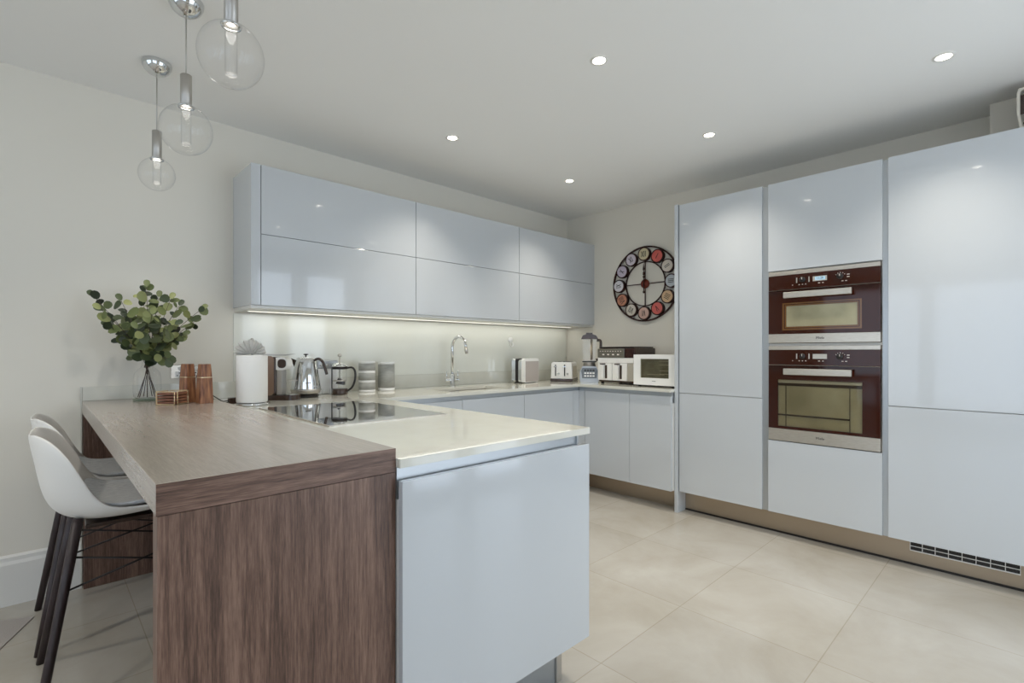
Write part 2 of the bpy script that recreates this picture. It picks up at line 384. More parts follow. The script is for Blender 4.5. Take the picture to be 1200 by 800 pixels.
# sink
s = thing('kitchen_sink', 'grey undermounted sink sunk in the back worktop under the tap', 'sink', ((SX0+SX1)/2, (SY0+SY1)/2, .73))
t = cells([SX0-.012, SX0, SX1, SX1+.012], [SY0-.012, SY0, SY1, SY1+.012], .73, ZW0-.001, lambda i, j: not (i == 1 and j == 1))
add_box(t, SX0-.012, SX1+.012, SY0-.012, SY1+.012, .715, .7299)
obj('basin', t, mat('brushed_sink_steel', '#B9B4AC', .3, metal=.6), s)
obj('drain', lathe([(.045, .7305), (.045, .734), (.03, .735), (.03, .732)], cx=2.34, cy=2.92), CHROME, s)
# back base units
edges = [1.46, 2.091, 2.687, 3.273]
labs = ['gloss white base unit under the back worktop, nearest the peninsula corner', 'gloss white base unit under the sink and tap', 'gloss white base unit under the two-slice toaster']
def base_unit(label, loc, parts):
    u = thing('base_cabinet', label, 'cabinet', loc, group='handleless base units'); return u
for k in range(3):
    a, b_ = edges[k], edges[k+1]
    u = thing('base_cabinet', labs[k], 'cabinet', ((a+b_)/2, 3.0, 0), group='handleless base units')
    zt = .70 if k >= 1 and k < 2 or k == 1 else .80
    obj('carcass', bx(a+.001, b_-.001, 2.703, YB-.002, ZD0, .70), CARC, u)
    obj('door', bx(a+.0015, b_-.0015, 2.682, 2.701, ZD0, ZD1, .0012), GLOSS, u)
cp = tag(obj('corner_post', prism([(3.2745, 2.683), (3.348, 2.683), (3.348, 2.6245), (3.366, 2.6245), (3.366, 2.701), (3.2745, 2.701)], 'Z', ZD0, ZD1), GLOSS), 'narrow gloss white filler post in the inside corner between base units', 'filler post')
redges = [2.622, 2.182, 1.828]
rl = ['gloss white base unit with one plain door, right of the corner post', 'gloss white base unit with one plain door, touching the tall end panel']
for k in range(2):
    b_, a = redges[k], redges[k+1]
    u = thing('base_cabinet', rl[k], 'cabinet', (3.6, (a+b_)/2, 0), group='handleless base units')
    obj('carcass', bx(3.371, XR-.002, a+.001, b_-.001, ZD0, .80), CARC, u)
    obj('door', bx(3.349, 3.369, a+.0015, b_-.0015, ZD0, ZD1, .0012), GLOSS, u)
t = bx(1.46, 3.385, 2.705, 2.72, .8005, .8815); add_box(t, 3.372, 3.388, 1.829, 2.7, .8005, .8815)
for bb in (): pass
handle_rail('handle_rail', 'pale aluminium handle rail recessed under the back and corner worktop', t)
t = bx(1.45, 3.52, 2.76, 2.775, 0, ZD0-.001); add_box(t, 3.505, 3.52, 1.828, 2.759, 0, ZD0-.001)
tag(obj('plinth', t, PLINTH), 'bronze-tinted steel plinth under the short base units by the corner', 'plinth')
# tall units
XT = 3.400
ep = tag(obj('tall_end_panel', bx(3.392, XR-.001, 1.800, 1.8255, 0, 2.258, .001), GLOSS), 'full-height narrow white end panel between worktop and tall cupboards', 'end panel')
ZT1, ZT0 = 2.252, .157
def tall(label, y0, y1, panels, cx0=3.422):
    u = thing('tall_cabinet', label, 'cabinet', (3.65, (y0+y1)/2, 0), group='tall gloss white cupboards')
    t = bx(cx0, XR-.002, y0-.019, y1+.004, ZT0, ZT1-.004) ; obj('carcass', t, CARC, u)
    for nm, z0, z1 in panels: obj(nm, bx(XT, XT+.02, y0, y1, z0, z1, .0013), GLOSS, u)
    return u
tall('tall white cupboard with two stacked doors, beside the worktop end', 1.217, 1.792, [('door', .879, ZT1), ('door', ZT0, .8755)])
# oven housing carcass with niches
u = thing('oven_housing_cabinet', 'tall gloss white cabinet holding both built-in ovens', 'cabinet', (3.65, .88, 0), group='tall gloss white cupboards')
t = bx(3.422, XR-.002, .578, 1.19, 1.69, ZT1-.004); add_box(t, 3.422, XR-.002, .578, 1.19, ZT0, .612); add_box(t, 3.80, XR-.002, .578, 1.19, .6121, 1.6899)
add_box(t, 3.422, 3.7999, 1.176, 1.19, .6121, 1.6899); add_box(t, 3.422, 3.7999, .578, .588, .6121, 1.6899); add_box(t, 3.422, 3.7999, .5881, 1.1759, 1.2165, 1.2325)
obj('carcass', t, CARC, u)
obj('door', bx(XT, XT+.02, .582, 1.179, 1.692, ZT1, .0013), GLOSS, u)
obj('drawer_front', bx(XT, XT+.02, .582, 1.179, ZT0, .615, .0013), GLOSS, u)
tall('tall white cupboard with two stacked doors on the far right above a vent grille', -.045, .555, [('door', .882, ZT1), ('door', ZT0, .8785)])
tall('tall white cupboard partly outside the right edge of the view', -.66, -.065, [('door', .882, ZT1), ('door', ZT0, .8785)])
for y0, y1, lb in ((1.1794, 1.2166, 'vertical grey handle rail between the left tall cupboard and the ovens'), (.5554, .5816, 'vertical grey handle rail between the ovens and the far right cupboard')):
    tag(obj('handle_rail', bx(3.412, 3.4215, y0, y1, ZT0, ZT1-.006), ALU), lb, 'handle rail')
XP = 3.51
tp = thing('plinth', 'long bronze steel plinth under the tall cupboards', 'plinth', (XP, .9, 0))
obj('kickboard', bx(XP, XP+.015, -.66, 1.799, .012, ZD0-.001), PLINTH, tp)
obj('floor_seal', bx(XP-.004, XP+.015, -.66, 1.799, 0, .012), DARKM, tp, label='dark seal strip along the floor')
gr = thing('vent_grille', 'white slotted vent grille in the plinth at the lower right', 'vent grille', (XP, .26, .1))
y0, y1, z0, z1 = .044, .475, .078, .131
t = bx(XP-.007, XP-.0005, y0, y1, z1-.005, z1); add_box(t, XP-.007, XP-.0005, y0, y1, z0, z0+.005)
for k in range(9):
    y = y0+(y1-y0)*k/8; w = .003 if 0 < k < 8 else .005
    yy0 = max(y0, y-w/2); yy1 = min(y1, y+w/2); add_box(t, XP-.007, XP-.0005, yy0, yy1, z0+.005, z1-.005)
add_box(t, XP-.006, XP-.0005, y0, y1, (z0+z1)/2-.0018, (z0+z1)/2+.0018)
obj('frame', t, WHITEP, gr); obj('backing', bx(XP-.002, XP-.0003, y0+.001, y1-.001, z0+.001, z1-.001), DARKM, gr, label='dark slots behind the frame')

# ------------------------------------------------------------------ ovens
XO = 3.398
def split(bm):
    bm.verts.ensure_lookup_table(); seen = set(); out = []
    for v in bm.verts:
        if v in seen: continue
        st_ = [v]; comp = set()
        while st_:
            a = st_.pop()
            if a in comp: continue
            comp.add(a); st_ += [e_.other_vert(a) for e_ in a.link_edges]
        seen |= comp; t = bmesh.new(); m_ = {a: t.verts.new(a.co) for a in comp}
        for f in {f for a in comp for f in a.link_faces}: t.faces.new([m_[a] for a in f.verts])
        out.append(t)
    bm.free(); return out
def disc(r, d, M, n=28): return lathe([(r*.96, 0), (r, d*.15), (r, d*.8), (r*.92, d)], n=n, M=M)
def onface(x, y, z): return Matrix.Translation((x, y, z)) @ MR
def oven(label, zb, zt, zstrip, zsplit, zgt, hz, big):
    u = thing('built_in_oven', label, 'oven', (3.6, .883, zb), group='built-in ovens')
    Y0, Y1 = .5895, 1.1755
    obj('body', bx(3.424, 3.79, Y0+.003, Y1-.003, zb+.004, zt-.004), STEEL, u)
    obj('frame', bx(XO, 3.423, Y0, Y1, zgt, zt, .001), STEEL, u, label='brushed steel top strip')
    obj('control_panel', bx(XO, 3.423, Y0, Y1, zsplit+.002, zgt-.0005, .001), OVGL, u)
    # door : glass frame round a window opening, with steel strip below
    wy0, wy1, wz0, wz1 = (.690, 1.080, 1.328, 1.472) if not big else (.674, 1.121, .712, 1.004)
    d = cells([Y0, wy0, wy1, Y1], [zstrip, wz0, wz1, zsplit-.002], 0, .012, lambda i, j: not (i == 1 and j == 1))
    for v in d.verts: a, b_, c = v.co; v.co = (XO+c, a, b_)
    bmesh.ops.recalc_face_normals(d, faces=d.faces[:])
    dr = obj('door', d, OVGL, u)
    obj('door_strip', bx(XO-.001, 3.421, Y0, Y1, zb+.001, zstrip-.0005, .0015), STEEL, u, label='brushed steel strip with dark lettering')
    obj('logo', text_bm('Miele', .021 if not big else .021, onface(XO-.0018, .885, (zb+zstrip)/2+.001)), INK, u)
    # handle
    hy0, hy1 = .717, 1.076
    obj('handle', bx(XO-.045, XO-.026, hy0, hy1, hz[0], hz[1], .003), STEEL, dr)
    for y in (hy0+.03, hy1-.03): obj('handle_mount', bx(XO-.0262, XO, y-.008, y+.008, (hz[0]+hz[1])/2-.007, (hz[0]+hz[1])/2+.007), STEEL, dr)
    t = prism([(XO-.012, zsplit-.0015), (XO, zsplit-.0015), (XO, zsplit+.0015)], 'Y', Y0+.003, Y1-.003)
    obj('trim_lip', t, STEEL, u)
    kz = (zsplit+zgt)/2+.008
    for y in (.979, .781):
        k = obj('knob', disc(.0165, .016, onface(XO, y, kz)), DARKM, u); obj('knob_pointer', bx(XO-.018, XO-.0162, y-.001, y+.001, kz, kz+.013), MARK, k)
    for y in (1.012, .944): obj('knob_bracket', bx(XO-.002, XO-.0003, y-.003, y+.003, kz-.016, kz+.016), STEEL, u)
    for y in (.755, .738):
        pass
    mk = BM()
    for a in range(5):
        an = math.radians(30+30*a); add_box(mk, XO-.0015, XO-.0003, .781+.025*math.cos(an)-.002, .781+.025*math.cos(an)+.002, kz+.022*math.sin(an)-.0015, kz+.022*math.sin(an)+.0015)
    for z in (-.006, .008): add_box(mk, XO-.0015, XO-.0003, .735, .748, kz+z-.002, kz+z+.002)
    for y, w in ((1.035, .004), (.998, .006), (.98, .006), (.962, .006), (.89, .010), (.87, .008), (.77, .010), (.752, .010)):
        add_box(mk, XO-.0015, XO-.0003, y-w/2, y+w/2, kz-.030, kz-.026)
    for f_ in split(mk): obj('printed_mark', f_, MARK, u)
    t = bx(XO-.0015, XO-.0003, .849, .924, kz-.015, kz+.014)
    obj('display', t, STEEL, u)
    if not big:
        dd = bx(XO-.003, XO-.0016, .858, .912, kz-.010, kz+.010); s_ = obj('screen', dd, SCREEN, u, label='small lit blue-white display')
        obj('display_digits', text_bm('11:29', .016, onface(XO-.0034, .885, kz)), DARKM, s_)
    # cavity seen through the window
    cx = 3.74
    cav = BM(); a = .0
    add_box(cav, cx, cx+.01, wy0-.0, wy1+.0, wz0-.0, wz1+.0)
    if not big:
        # blind tinted microwave pane: a patterned panel close behind the glass
        obj('window_panel', bx(XO+.004, XO+.011, wy0+.008, wy1-.008, wz0+.008, wz1-.008), OVIN, dr, label='pale olive window panel')
        fr = cells([wy0+.0, wy0+.0078, wy1-.0078, wy1-.0], [wz0, wz0+.0078, wz1-.0078, wz1], 0, .006, lambda i, j: not (i == 1 and j == 1))
        for v in fr.verts: p, q, c = v.co; v.co = (XO+.001+c, p, q)
        bmesh.ops.recalc_face_normals(fr, faces=fr.faces[:]); obj('window_border', fr, AMBER, dr)
        b2 = cells([wy0-.014, wy0-.004, wy1+.004, wy1+.014], [wz0-.014, wz0-.004, wz1+.004, wz1+.012], 0, .0008, lambda i, j: not (i == 1 and j == 1))
        for v in b2.verts: p, q, c = v.co; v.co = (XO-.0008+c, p, q)
        bmesh.ops.recalc_face_normals(b2, faces=b2.faces[:]); obj('window_border', b2, AMBER, dr, label='amber line printed round the window')
        cav.free()
    else:
        cav.free()
        # window back panel, rails and rack, close behind a tinted pane
        obj('cavity', bx(XO+.0115, XO+.0125, wy0+.001, wy1-.001, wz0+.001, wz1-.001), OVIN2, dr)
        obj('rack_bar', bx(XO+.004, XO+.0112, wy0+.001, wy1-.001, 1.0-.016, 1.0, .002), STEEL, dr)
        gr_ = BM()
        add_box(gr_, XO+.006, XO+.0112, wy0+.001, wy1-.001, .966, .9835)
        add_box(gr_, XO+.006, XO+.0112, wy0+.001+.06, wy1-.001, .778, .788)
        add_box(gr_, XO+.006, XO+.0112, wy1-.047, wy1-.043, wz0+.001, .9655)
        add_box(gr_, XO+.006, XO+.0112, wy0+.060, wy0+.063, wz0+.001, .9655)
        obj('side_runner', gr_, BROWNM, dr, label='dark runners inside the lower oven')
        obj('window_glass', bx(XO+.0005, XO+.003, wy0+.0005, wy1-.0005, wz0+.0005, wz1-.0005), TINT, dr)
    return u
oven('compact oven with a lit display, built in above the larger oven', 1.234, 1.684, 1.291, 1.567, 1.660, (1.511, 1.548), False)
oven('large oven with wide window and visible racks, below the compact oven', .619, 1.216, .695, 1.096, 1.192, (1.037, 1.076), True)

# ------------------------------------------------------------------ wall units
YU = 2.952; ZB, ZT = 1.438, 2.216
wx = [.894, 1.896, 2.897, 3.895]
wl = ['wide gloss white wall unit with two flap doors, at the left end of the row', 'middle gloss white wall unit of the three over the splashback', 'gloss white wall unit nearest the right-hand wall and the clock']
for k in range(3):
    a, b_ = wx[k], wx[k+1]
    u = thing('wall_cabinet', wl[k], 'cabinet', ((a+b_)/2, 3.13, ZB), group='wall units over the back worktop')
    obj('carcass', bx(a+.001, b_-.001, YU+.0215, YB-.001, ZB+.003, ZT-.002), CARC, u)
    obj('flap_door', bx(a+.0018, b_-.0018, YU, YU+.02, 1.8335, ZT, .0013), GLOSS, u)
    obj('flap_door', bx(a+.0018, b_-.0018, YU, YU+.02, ZB, 1.8305, .0013), GLOSS, u)
tag(obj('wall_unit_end_panel', bx(.844, .8925, YU, YB-.001, ZB, ZT, .0013), GLOSS), 'thick white end panel closing the left side of the wall units', 'end panel')
tag(obj('wall_unit_filler', bx(3.896, XR-.0005, YU+.002, YU+.02, ZB, ZT), GLOSS), 'slim white filler strip between the last wall unit and the right wall', 'filler strip')
lb = thing('under_cabinet_light', 'white light board glowing along the underside of the wall units', 'strip light', (2.38, 3.1, ZB))
obj('light_board', bx(.846, XR-.002, YU+.012, YB-.009, ZB-.018, ZB-.0005, .001), CARC, lb)
obj('diffuser', bx(.90, XR-.05, 3.20, 3.212, ZB-.0195, ZB-.0182), STRIPM, lb)
la = bpy.data.lights.new('strip_light', 'AREA'); la.shape = 'RECTANGLE'; la.size = 2.95; la.size_y = .02; la.energy = STRIP_W; la.color = (1, .98, .9)
lo = bpy.data.objects.new('strip_light', la); C.objects.link(lo); lo.parent = lb; lo.location = (0, .106, -.022)

# ------------------------------------------------------------------ hob
hb = thing('induction_hob', 'black glass hob set flush in the peninsula worktop, mirroring the kettle', 'hob', (1.03, 2.17, ZW1))
obj('glass_plate', bx(.775, 1.295, 1.78, 2.57, ZW1+.0002, ZW1+.005, .0012), HOBG, hb)
t = BM()
for x0, x1, y0, y1 in ((.770, .7745, 1.776, 2.574), (1.2955, 1.299, 1.776, 2.574), (.7745, 1.2955, 1.7755, 1.7795), (.7745, 1.2955, 2.5705, 2.5745)): add_box(t, x0, x1, y0, y1, ZW1+.0002, ZW1+.0046)
obj('edge_trim', t, STEEL, hb)

# ------------------------------------------------------------------ tap
tx, ty = 2.362, 3.16
tp_ = thing('kitchen_tap', 'chrome swan-neck mixer tap with two lever handles behind the sink', 'tap', (tx, ty, ZW1))
obj('base', lathe([(.028, ZW1), (.028, ZW1+.006), (.021, ZW1+.010), (.021, ZW1+.085), (.014, ZW1+.10)], cx=tx, cy=ty), CHROME, tp_)
pts = [(tx, ty, ZW1+.09), (tx, ty, 1.21)]
for k in range(1, 15):
    a = PI*.93*k/14; pts.append((tx, ty-.085+.085*math.cos(a), 1.21+.085*math.sin(a)))
e0 = Vector(pts[-1]); pts += [e0+Vector((0, -.004, -.02))]
obj('spout', tube(pts, .0115, n=12), CHROME, tp_)
obj('nozzle', tube([e0+Vector((0, -.004, -.018)), e0+Vector((0, -.014, -.062))], .0135, n=14), SATIN, tp_)
obj('valve_body', tube([(tx-.062, ty, ZW1+.052), (tx+.062, ty, ZW1+.052)], .012, n=12), CHROME, tp_)
for s in (-1, 1): obj('lever', tube([(tx+s*.055, ty, ZW1+.052), (tx+s*.055, ty, ZW1+.125)], .0055, n=10), CHROME, tp_)

# ------------------------------------------------------------------ downlights
def downlight(x, y, label):
    d = thing('downlight', label, 'downlight', (x, y, HC), group='recessed ceiling downlights')
    obj('trim_ring', lathe([(.042, HC-.0005), (.040, HC-.004), (.031, HC-.0045), (.029, HC-.001)], cx=x, cy=y, cap0=False, cap1=False), TRIMM, d)
    obj('lens', lathe([(.028, HC-.0006), (.028, HC-.0025), (.02, HC-.0035)], cx=x, cy=y), LENS, d)
    l = bpy.data.lights.new('spot', 'SPOT'); l.energy = SPOT_W; l.spot_size = math.radians(105); l.spot_blend = 1; l.color = (1, .93, .82); l.shadow_soft_size = .03
    o = bpy.data.objects.new('spot', l); C.objects.link(o); o.parent = d; o.location = (0, 0, -.012)
for x, y, lb_ in ((1.88, 2.514, 'lit downlight in front of the first wall unit, leftmost of those in view'), (3.02, 2.514, 'lit downlight nearest the far corner'),
               (1.87, 1.38, 'lit downlight over the open floor beside the peninsula'), (3.005, 1.385, 'lit downlight in front of the left tall cupboard'),
               (2.98, .282, 'lit downlight in front of the far right cupboard'), (1.87, .282, 'lit downlight above the camera, out of view'),
               (-1.1, .282, 'added fill downlight over the dining side near the windows, out of view'), (-1.1, 1.38, 'added fill downlight over the dining side behind the stools, out of view'),
               (-1.1, 2.514, 'added fill downlight by the back wall left of the bar, out of view')):  # dining-side downlights are unseen, added to brighten the room
    downlight(x, y, lb_)

# ------------------------------------------------------------------ pendants
def pendant(x, y, ztop, zbot, dia, hgt, label):
    p = thing('pendant_lamp', label, 'pendant lamp', (x, y, HC), group='glass globe pendants over the bar')
    obj('canopy', lathe([(.058, HC-.0008), (.060, HC-.005), (.058, HC-.020), (.049, HC-.038), (.033, HC-.052), (.015, HC-.060), (.004, HC-.062)], cx=x, cy=y), CHROME, p)
    obj('cable', tube([(x, y, HC-.06), (x, y, ztop)], .0022, n=6), SATIN, p)
    obj('lamp_holder', lathe([(.016, ztop), (.019, ztop-.002), (.019, zbot+.001), (.017, zbot)][::-1], cx=x, cy=y), SATIN, p)
    R = dia/2; Hh = hgt/2; cz = zbot-Hh+.006; prof = []
    a0 = math.asin(min(.99, .026/R))
    for k in range(25):
        a = a0+(PI-a0)*k/24; prof.append((max(R*math.sin(a), .0008), cz+Hh*math.cos(a)))
    t = lathe(prof, cx=x, cy=y, n=40, cap0=False); g_ = obj('globe', t, GLASS, p)
    obj('collar', lathe([(.027, zbot-.002), (.029, zbot+.002), (.026, zbot+.005), (.0195, zbot+.006)], cx=x, cy=y, cap0=False, cap1=False), CHROME, p)
    zi = zbot-hgt*.74
    obj('inner_tube', lathe([(.0165, zbot-.001), (.0165, zi), (.014, zi-.004), (.001, zi-.005)], cx=x, cy=y, cap0=False), GLASS, p)
    obj('added_bulb', lathe([(.006, zbot+.004), (.010, zbot+.005), (.010, zbot+.008), (.003, zbot+.010)], cx=x, cy=y, n=12), BULB, p)
    l = bpy.data.lights.new('added_fill_point', 'POINT'); l.energy = PEND_W*.015; l.color = (1, .96, .90); l.shadow_soft_size = .02  # point and spot are added fill for ceiling, bar and stools
    o = bpy.data.objects.new('added_fill_point', l); C.objects.link(o); o.parent = p; o.location = (0, 0, zbot-.012-HC)
    l = bpy.data.lights.new('added_fill_spot', 'SPOT'); l.energy = PEND_W; l.spot_size = math.radians(110); l.spot_blend = 1; l.color = (1, .96, .90); l.shadow_soft_size = .02
    o = bpy.data.objects.new('added_fill_spot', l); C.objects.link(o); o.parent = p; o.location = (0, 0, zbot-.012-HC)
    return p
pendant(.40, 2.81, 2.205, 2.072, .146, .150, 'farthest glass globe pendant, smallest of the three, hanging before the wall')
pendant(.41, 2.235, 2.237, 2.114, .178, .186, 'middle glass globe pendant on a straight chrome holder')
pendant(.418, 1.655, 2.34, 2.152, .180, .186, 'nearest and largest glass globe pendant at the top of the picture')

# ------------------------------------------------------------------ bar stools
def stool(loc, rotz, label, first=None):
    s = thing('bar_stool', label, 'bar stool', (0, 0, 0), 0, 'white shell bar stools at the breakfast bar')
    CL = [((.285, .632), (.275, .205, .651)), ((.17, .615), (.155, .215, .648)), ((.05, .604), (.05, .222, .647)), ((-.04, .601), (-.02, .226, .658)),
          ((-.115, .609), (-.055, .229, .692)), ((-.165, .640), (-.082, .23, .742)), ((-.192, .700), (-.103, .228, .79)), ((-.205, .785), (-.133, .220, .848)),
          ((-.217, .855), (-.172, .190, .896)), ((-.226, .905), (-.212, .115, .912))]
    nv = 17; t = bmesh.new(); grid = []
    for (cx, cz), (rx, ry, rz) in CL:
        row = []
        for j in range(nv):
            v = -1+2*j/(nv-1); a = abs(v); w = a**2.6; row.append(t.verts.new((cx+(rx-cx)*w, ry*math.sin(v*PI/2)**1 if False else ry*(v*1.25-.25*v**3), cz+(rz-cz)*w)))
        grid.append(row)
    for a, b_ in zip(grid, grid[1:]):
        for j in range(nv-1): t.faces.new((a[j], a[j+1], b_[j+1], b_[j]))
    bmesh.ops.recalc_face_normals(t, faces=t.faces[:])
    sh = obj('seat_shell', t, SHELL, s, shade=True)
    m = sh.modifiers.new('thick', 'SOLIDIFY'); m.thickness = .011; m.offset = 0
    m = sh.modifiers.new('smooth', 'SUBSURF'); m.levels = 2; m.render_levels = 2
    # cushion: pad following the shell
    t = bmesh.new(); grid = []
    for i in range(0, 5):
        (cx, cz), (rx, ry, rz) = CL[i]
        if i == 0: cx -= .012; rx -= .012
        k = .85 if i < 4 else .88; row = []
        for j in range(11):
            v = (-1+2*j/10)*k; a = abs(v); w = a**2.6; row.append(t.verts.new((cx+(rx-cx)*w, ry*(v*1.25-.25*v**3), cz+(rz-cz)*w+.028)))
        grid.append(row)
    for a, b_ in zip(grid, grid[1:]):
        for j in range(10): t.faces.new((a[j], a[j+1], b_[j+1], b_[j]))
    bmesh.ops.recalc_face_normals(t, faces=t.faces[:])
    cu = obj('cushion', t, FABRIC, s, shade=True)
    m = cu.modifiers.new('thick', 'SOLIDIFY'); m.thickness = .016; m.offset = 0
    m = cu.modifiers.new('smooth', 'SUBSURF'); m.levels = 2; m.render_levels = 2
    t = bx(-.085, .14, -.13, .13, .578, .592, .004); obj('mounting_plate', t, BROWNM, s)
    def P(sx, sy, z):   # point on a leg's axis
        f = z/.615; return Vector((sx*(.250-.10*f) + .045, sy*(.24-.085*f), z))
    for sx in (-1, 1):
        for sy in (-1, 1):
            ps = [P(sx, sy, z) for z in (.624, .4, .2, .0)]
            obj('leg', tube(ps, .0155, n=14, r1=.0125), BLACKW, s)
    for sy in (-1, 1):
        obj('brace', tube([P(-1, sy, .40), P(1, sy, .49)], .0035, n=8), WIREM, s)
        obj('brace', tube([P(-1, sy, .505), P(1, sy, .41)], .0035, n=8), WIREM, s)
    s.location = loc; s.rotation_euler = (0, 0, rotz)
    return s
st = stool((.205, 2.35, 0), math.radians(-1.5), 'white shell bar stool with grey seat pad, the nearer of the two')
copy_tree(st, (.205, 2.90, 0), 0, 'white shell bar stool with grey seat pad, farther one next to the wall')

# thin flat grey patch lying on the tiles
t = BM(); v = [t.verts.new(p) for p in ((-.012, 3.067, .001), (-.33, 3.24, .001), (-1.35, 3.24, .001), (-1.35, 2.0, .001), (-.44, 2.0, .001))]; t.faces.new(v)
bmesh.ops.recalc_face_normals(t, faces=t.faces[:]); r_ = bmesh.ops.extrude_face_region(t, geom=t.faces[:])
for e_ in r_['geom']:
    if isinstance(e_, bmesh.types.BMVert): e_.co.z = .004
bmesh.ops.recalc_face_normals(t, faces=t.faces[:])
tag(obj('patch', t, PATCHM), 'corner of a flat grey patch on the pale tiles at the lower left', 'patch')

# ------------------------------------------------------------------ wall clock
ck = thing('wall_clock', 'large round openwork clock with twelve coloured numeral discs on the right wall', 'clock', (XR-.012, 2.385, 1.783))
ck.rotation_euler = MR.to_euler()
def ring(r, w, z0, z1, n=72):
    return add_lathe(BM(), [(r-w, z0), (r, z0), (r, z1), (r-w, z1), (r-w, z0)], n=n, cap0=False, cap1=False)
def flat(bm):
    for f in bm.faces: f.smooth = False
    return bm
obj('outer_rim', flat(ring(.335, .013, -.004, .010)), CLOCKM, ck, world=False)
obj('inner_rim', flat(ring(.200, .008, -.004, .008)), CLOCKM, ck, world=False)
for k in range(4):
    a = k*PI/2+math.radians(0)
    t = bx(.035, .195, -.004, .004, -.002, .004); bmesh.ops.rotate(t, verts=t.verts, cent=(0, 0, 0), matrix=Matrix.Rotation(a, 3, 'Z'))
    obj('spoke', t, CLOCKM, ck, world=False)
obj('hub', lathe([(.040, -.004), (.042, .006), (.036, .014), (.014, .018), (.006, .022)], n=32), mat('copper_brown_hub', '#6A2A18', .45, metal=.4), ck, world=False)
bump_noise(MATS['copper_brown_hub'], 60, .05, .001)
cols = {12: '#D3C7A4', 1: '#CF5F55', 2: '#DDD2C6', 3: '#BCC2C7', 4: '#DAB890', 5: '#D0645C', 6: '#C9A79A', 7: '#D3CBBE', 8: '#C08469', 9: '#DEDBDF', 10: '#C6BAC9', 11: '#D2C8D2'}
rom = {1: 'I', 2: 'II', 3: 'III', 4: 'IIII', 5: 'V', 6: 'VI', 7: 'VII', 8: 'VIII', 9: 'IX', 10: 'X', 11: 'XI', 12: 'XII'}
def roman(s, h, w):
    adv = {'I': .55, 'V': 1.1, 'X': 1.1}; u_ = h*.62; tot = sum(adv[c] for c in s)*u_*.75; x = -tot/2; t = BM()
    def bar(xa, ya, xb, yb):
        d = Vector((xb-xa, yb-ya)); n_ = Vector((-d.y, d.x)).normalized()*w/2
        vs = [t.verts.new((xa+n_.x, ya+n_.y, 0)), t.verts.new((xb+n_.x, yb+n_.y, 0)), t.verts.new((xb-n_.x, yb-n_.y, 0)), t.verts.new((xa-n_.x, ya-n_.y, 0))]
        vt = [t.verts.new(v.co+Vector((0, 0, .001))) for v in vs]
        t.faces.new(vs[::-1]); t.faces.new(vt)
        for i in range(4): t.faces.new((vs[i], vs[(i+1) % 4], vt[(i+1) % 4], vt[i]))
    for c in s:
        a = adv[c]*u_*.75; m_ = x+a/2
        if c == 'I': bar(m_, -h/2, m_, h/2)
        if c == 'V': bar(m_-a*.38, h/2, m_, -h/2); bar(m_+a*.38, h/2, m_, -h/2)
        if c == 'X': bar(m_-a*.38, h/2, m_+a*.38, -h/2); bar(m_+a*.38, h/2, m_-a*.38, -h/2)
        x += a
    return t
for k in range(1, 13):
    a = PI/2-k*PI/6; cx, cy = .262*math.cos(a), .262*math.sin(a)
    m = mat('disc_enamel_%d' % k, cols[k], .5); bump_noise(m, 40, .05, .001)
    d = obj('numeral_disc', lathe([(.051, .020), (.051, .026), (.048, .028)], cx=cx, cy=cy, n=32), m, ck, world=False)
    d2 = obj('disc_rim', flat(add_lathe(BM(), [(.0515, -.004), (.060, -.004), (.060, .027), (.0515, .027), (.0515, -.004)], cx=cx, cy=cy, n=32, cap0=False, cap1=False)), CLOCKM, d, world=False)
    t = roman(rom[k], .05, .005); bmesh.ops.transform(t, matrix=Matrix.Translation((cx, cy, .0282)) @ Matrix.Rotation(a-PI/2, 4, 'Z'), verts=t.verts)
    obj('numeral', t, INK, d, world=False)
def hand(name, L_, w, z):
    t = prism([(-w*.5, -.07), (w*.5, -.07), (w*.35, L_*.6), (w*1.4, L_*.68), (0, L_), (-w*1.4, L_*.68), (-w*.35, L_*.6)], 'Z', z, z+.002)
    add_lathe(t, [(w*1.3, z), (w*1.3, z+.002)], cx=0, cy=-.075, n=16); add_lathe(t, [(w*1.3, z), (w*1.3, z+.002)], cx=0, cy=L_*.5, n=16)
    obj(name, t, CLOCKM, ck, world=False)
hand('hour_hand', .12, .009, .0225); hand('minute_hand', .185, .007, .0255)

# ------------------------------------------------------------------ sockets and small wall fittings
sk = thing('double_socket', 'brushed steel double wall socket behind the two mills', 'socket', (.615, YB, 1.068))
obj('faceplate', bx(.532, .690, YB-.007, YB-.0005, 1.030, 1.106, .002), STEEL, sk)
for x in (.572, .650):
    f = obj('socket_insert', bx(x-.020, x+.020, YB-.0085, YB-.0072, 1.036, 1.070), WHITEP, sk)
    h_ = BM()
    for dx, dz in ((0, .062-.048), (-.010, 0), (.010, 0)): add_box(h_, x+dx-.003, x+dx+.003, YB-.009, YB-.0086, 1.047+dz-.003, 1.047+dz+.003)
    obj('pin_hole', h_, INK, f)
    obj('rocker_switch', lathe([(.011, 0), (.010, .003)], n=20, M=Matrix.Translation((x+(-.0 if x < .6 else 0)+.004, YB-.0072, 1.086)) @ Matrix.Rotation(PI/2, 4, 'X')), WHITEP, sk)
hk = thing('wall_plug', 'small white plug with a hook on the glass splashback above the two-slice toaster', 'plug', (3.115, YB-.008, 1.28))
MB_ = Matrix.Rotation(PI/2, 4, 'X')
obj('round_plate', lathe([(.026, 0), (.026, .008), (.020, .014)], n=28, M=Matrix.Translation((3.115, YB-.0075, 1.287)) @ MB_), WHITEP, hk)
obj('hook', tube(spline([(3.107, YB-.02, 1.262), (3.103, YB-.024, 1.235), (3.117, YB-.03, 1.226), (3.131, YB-.03, 1.238), (3.129, YB-.022, 1.262)]), .0055, n=8), WHITEP, hk)

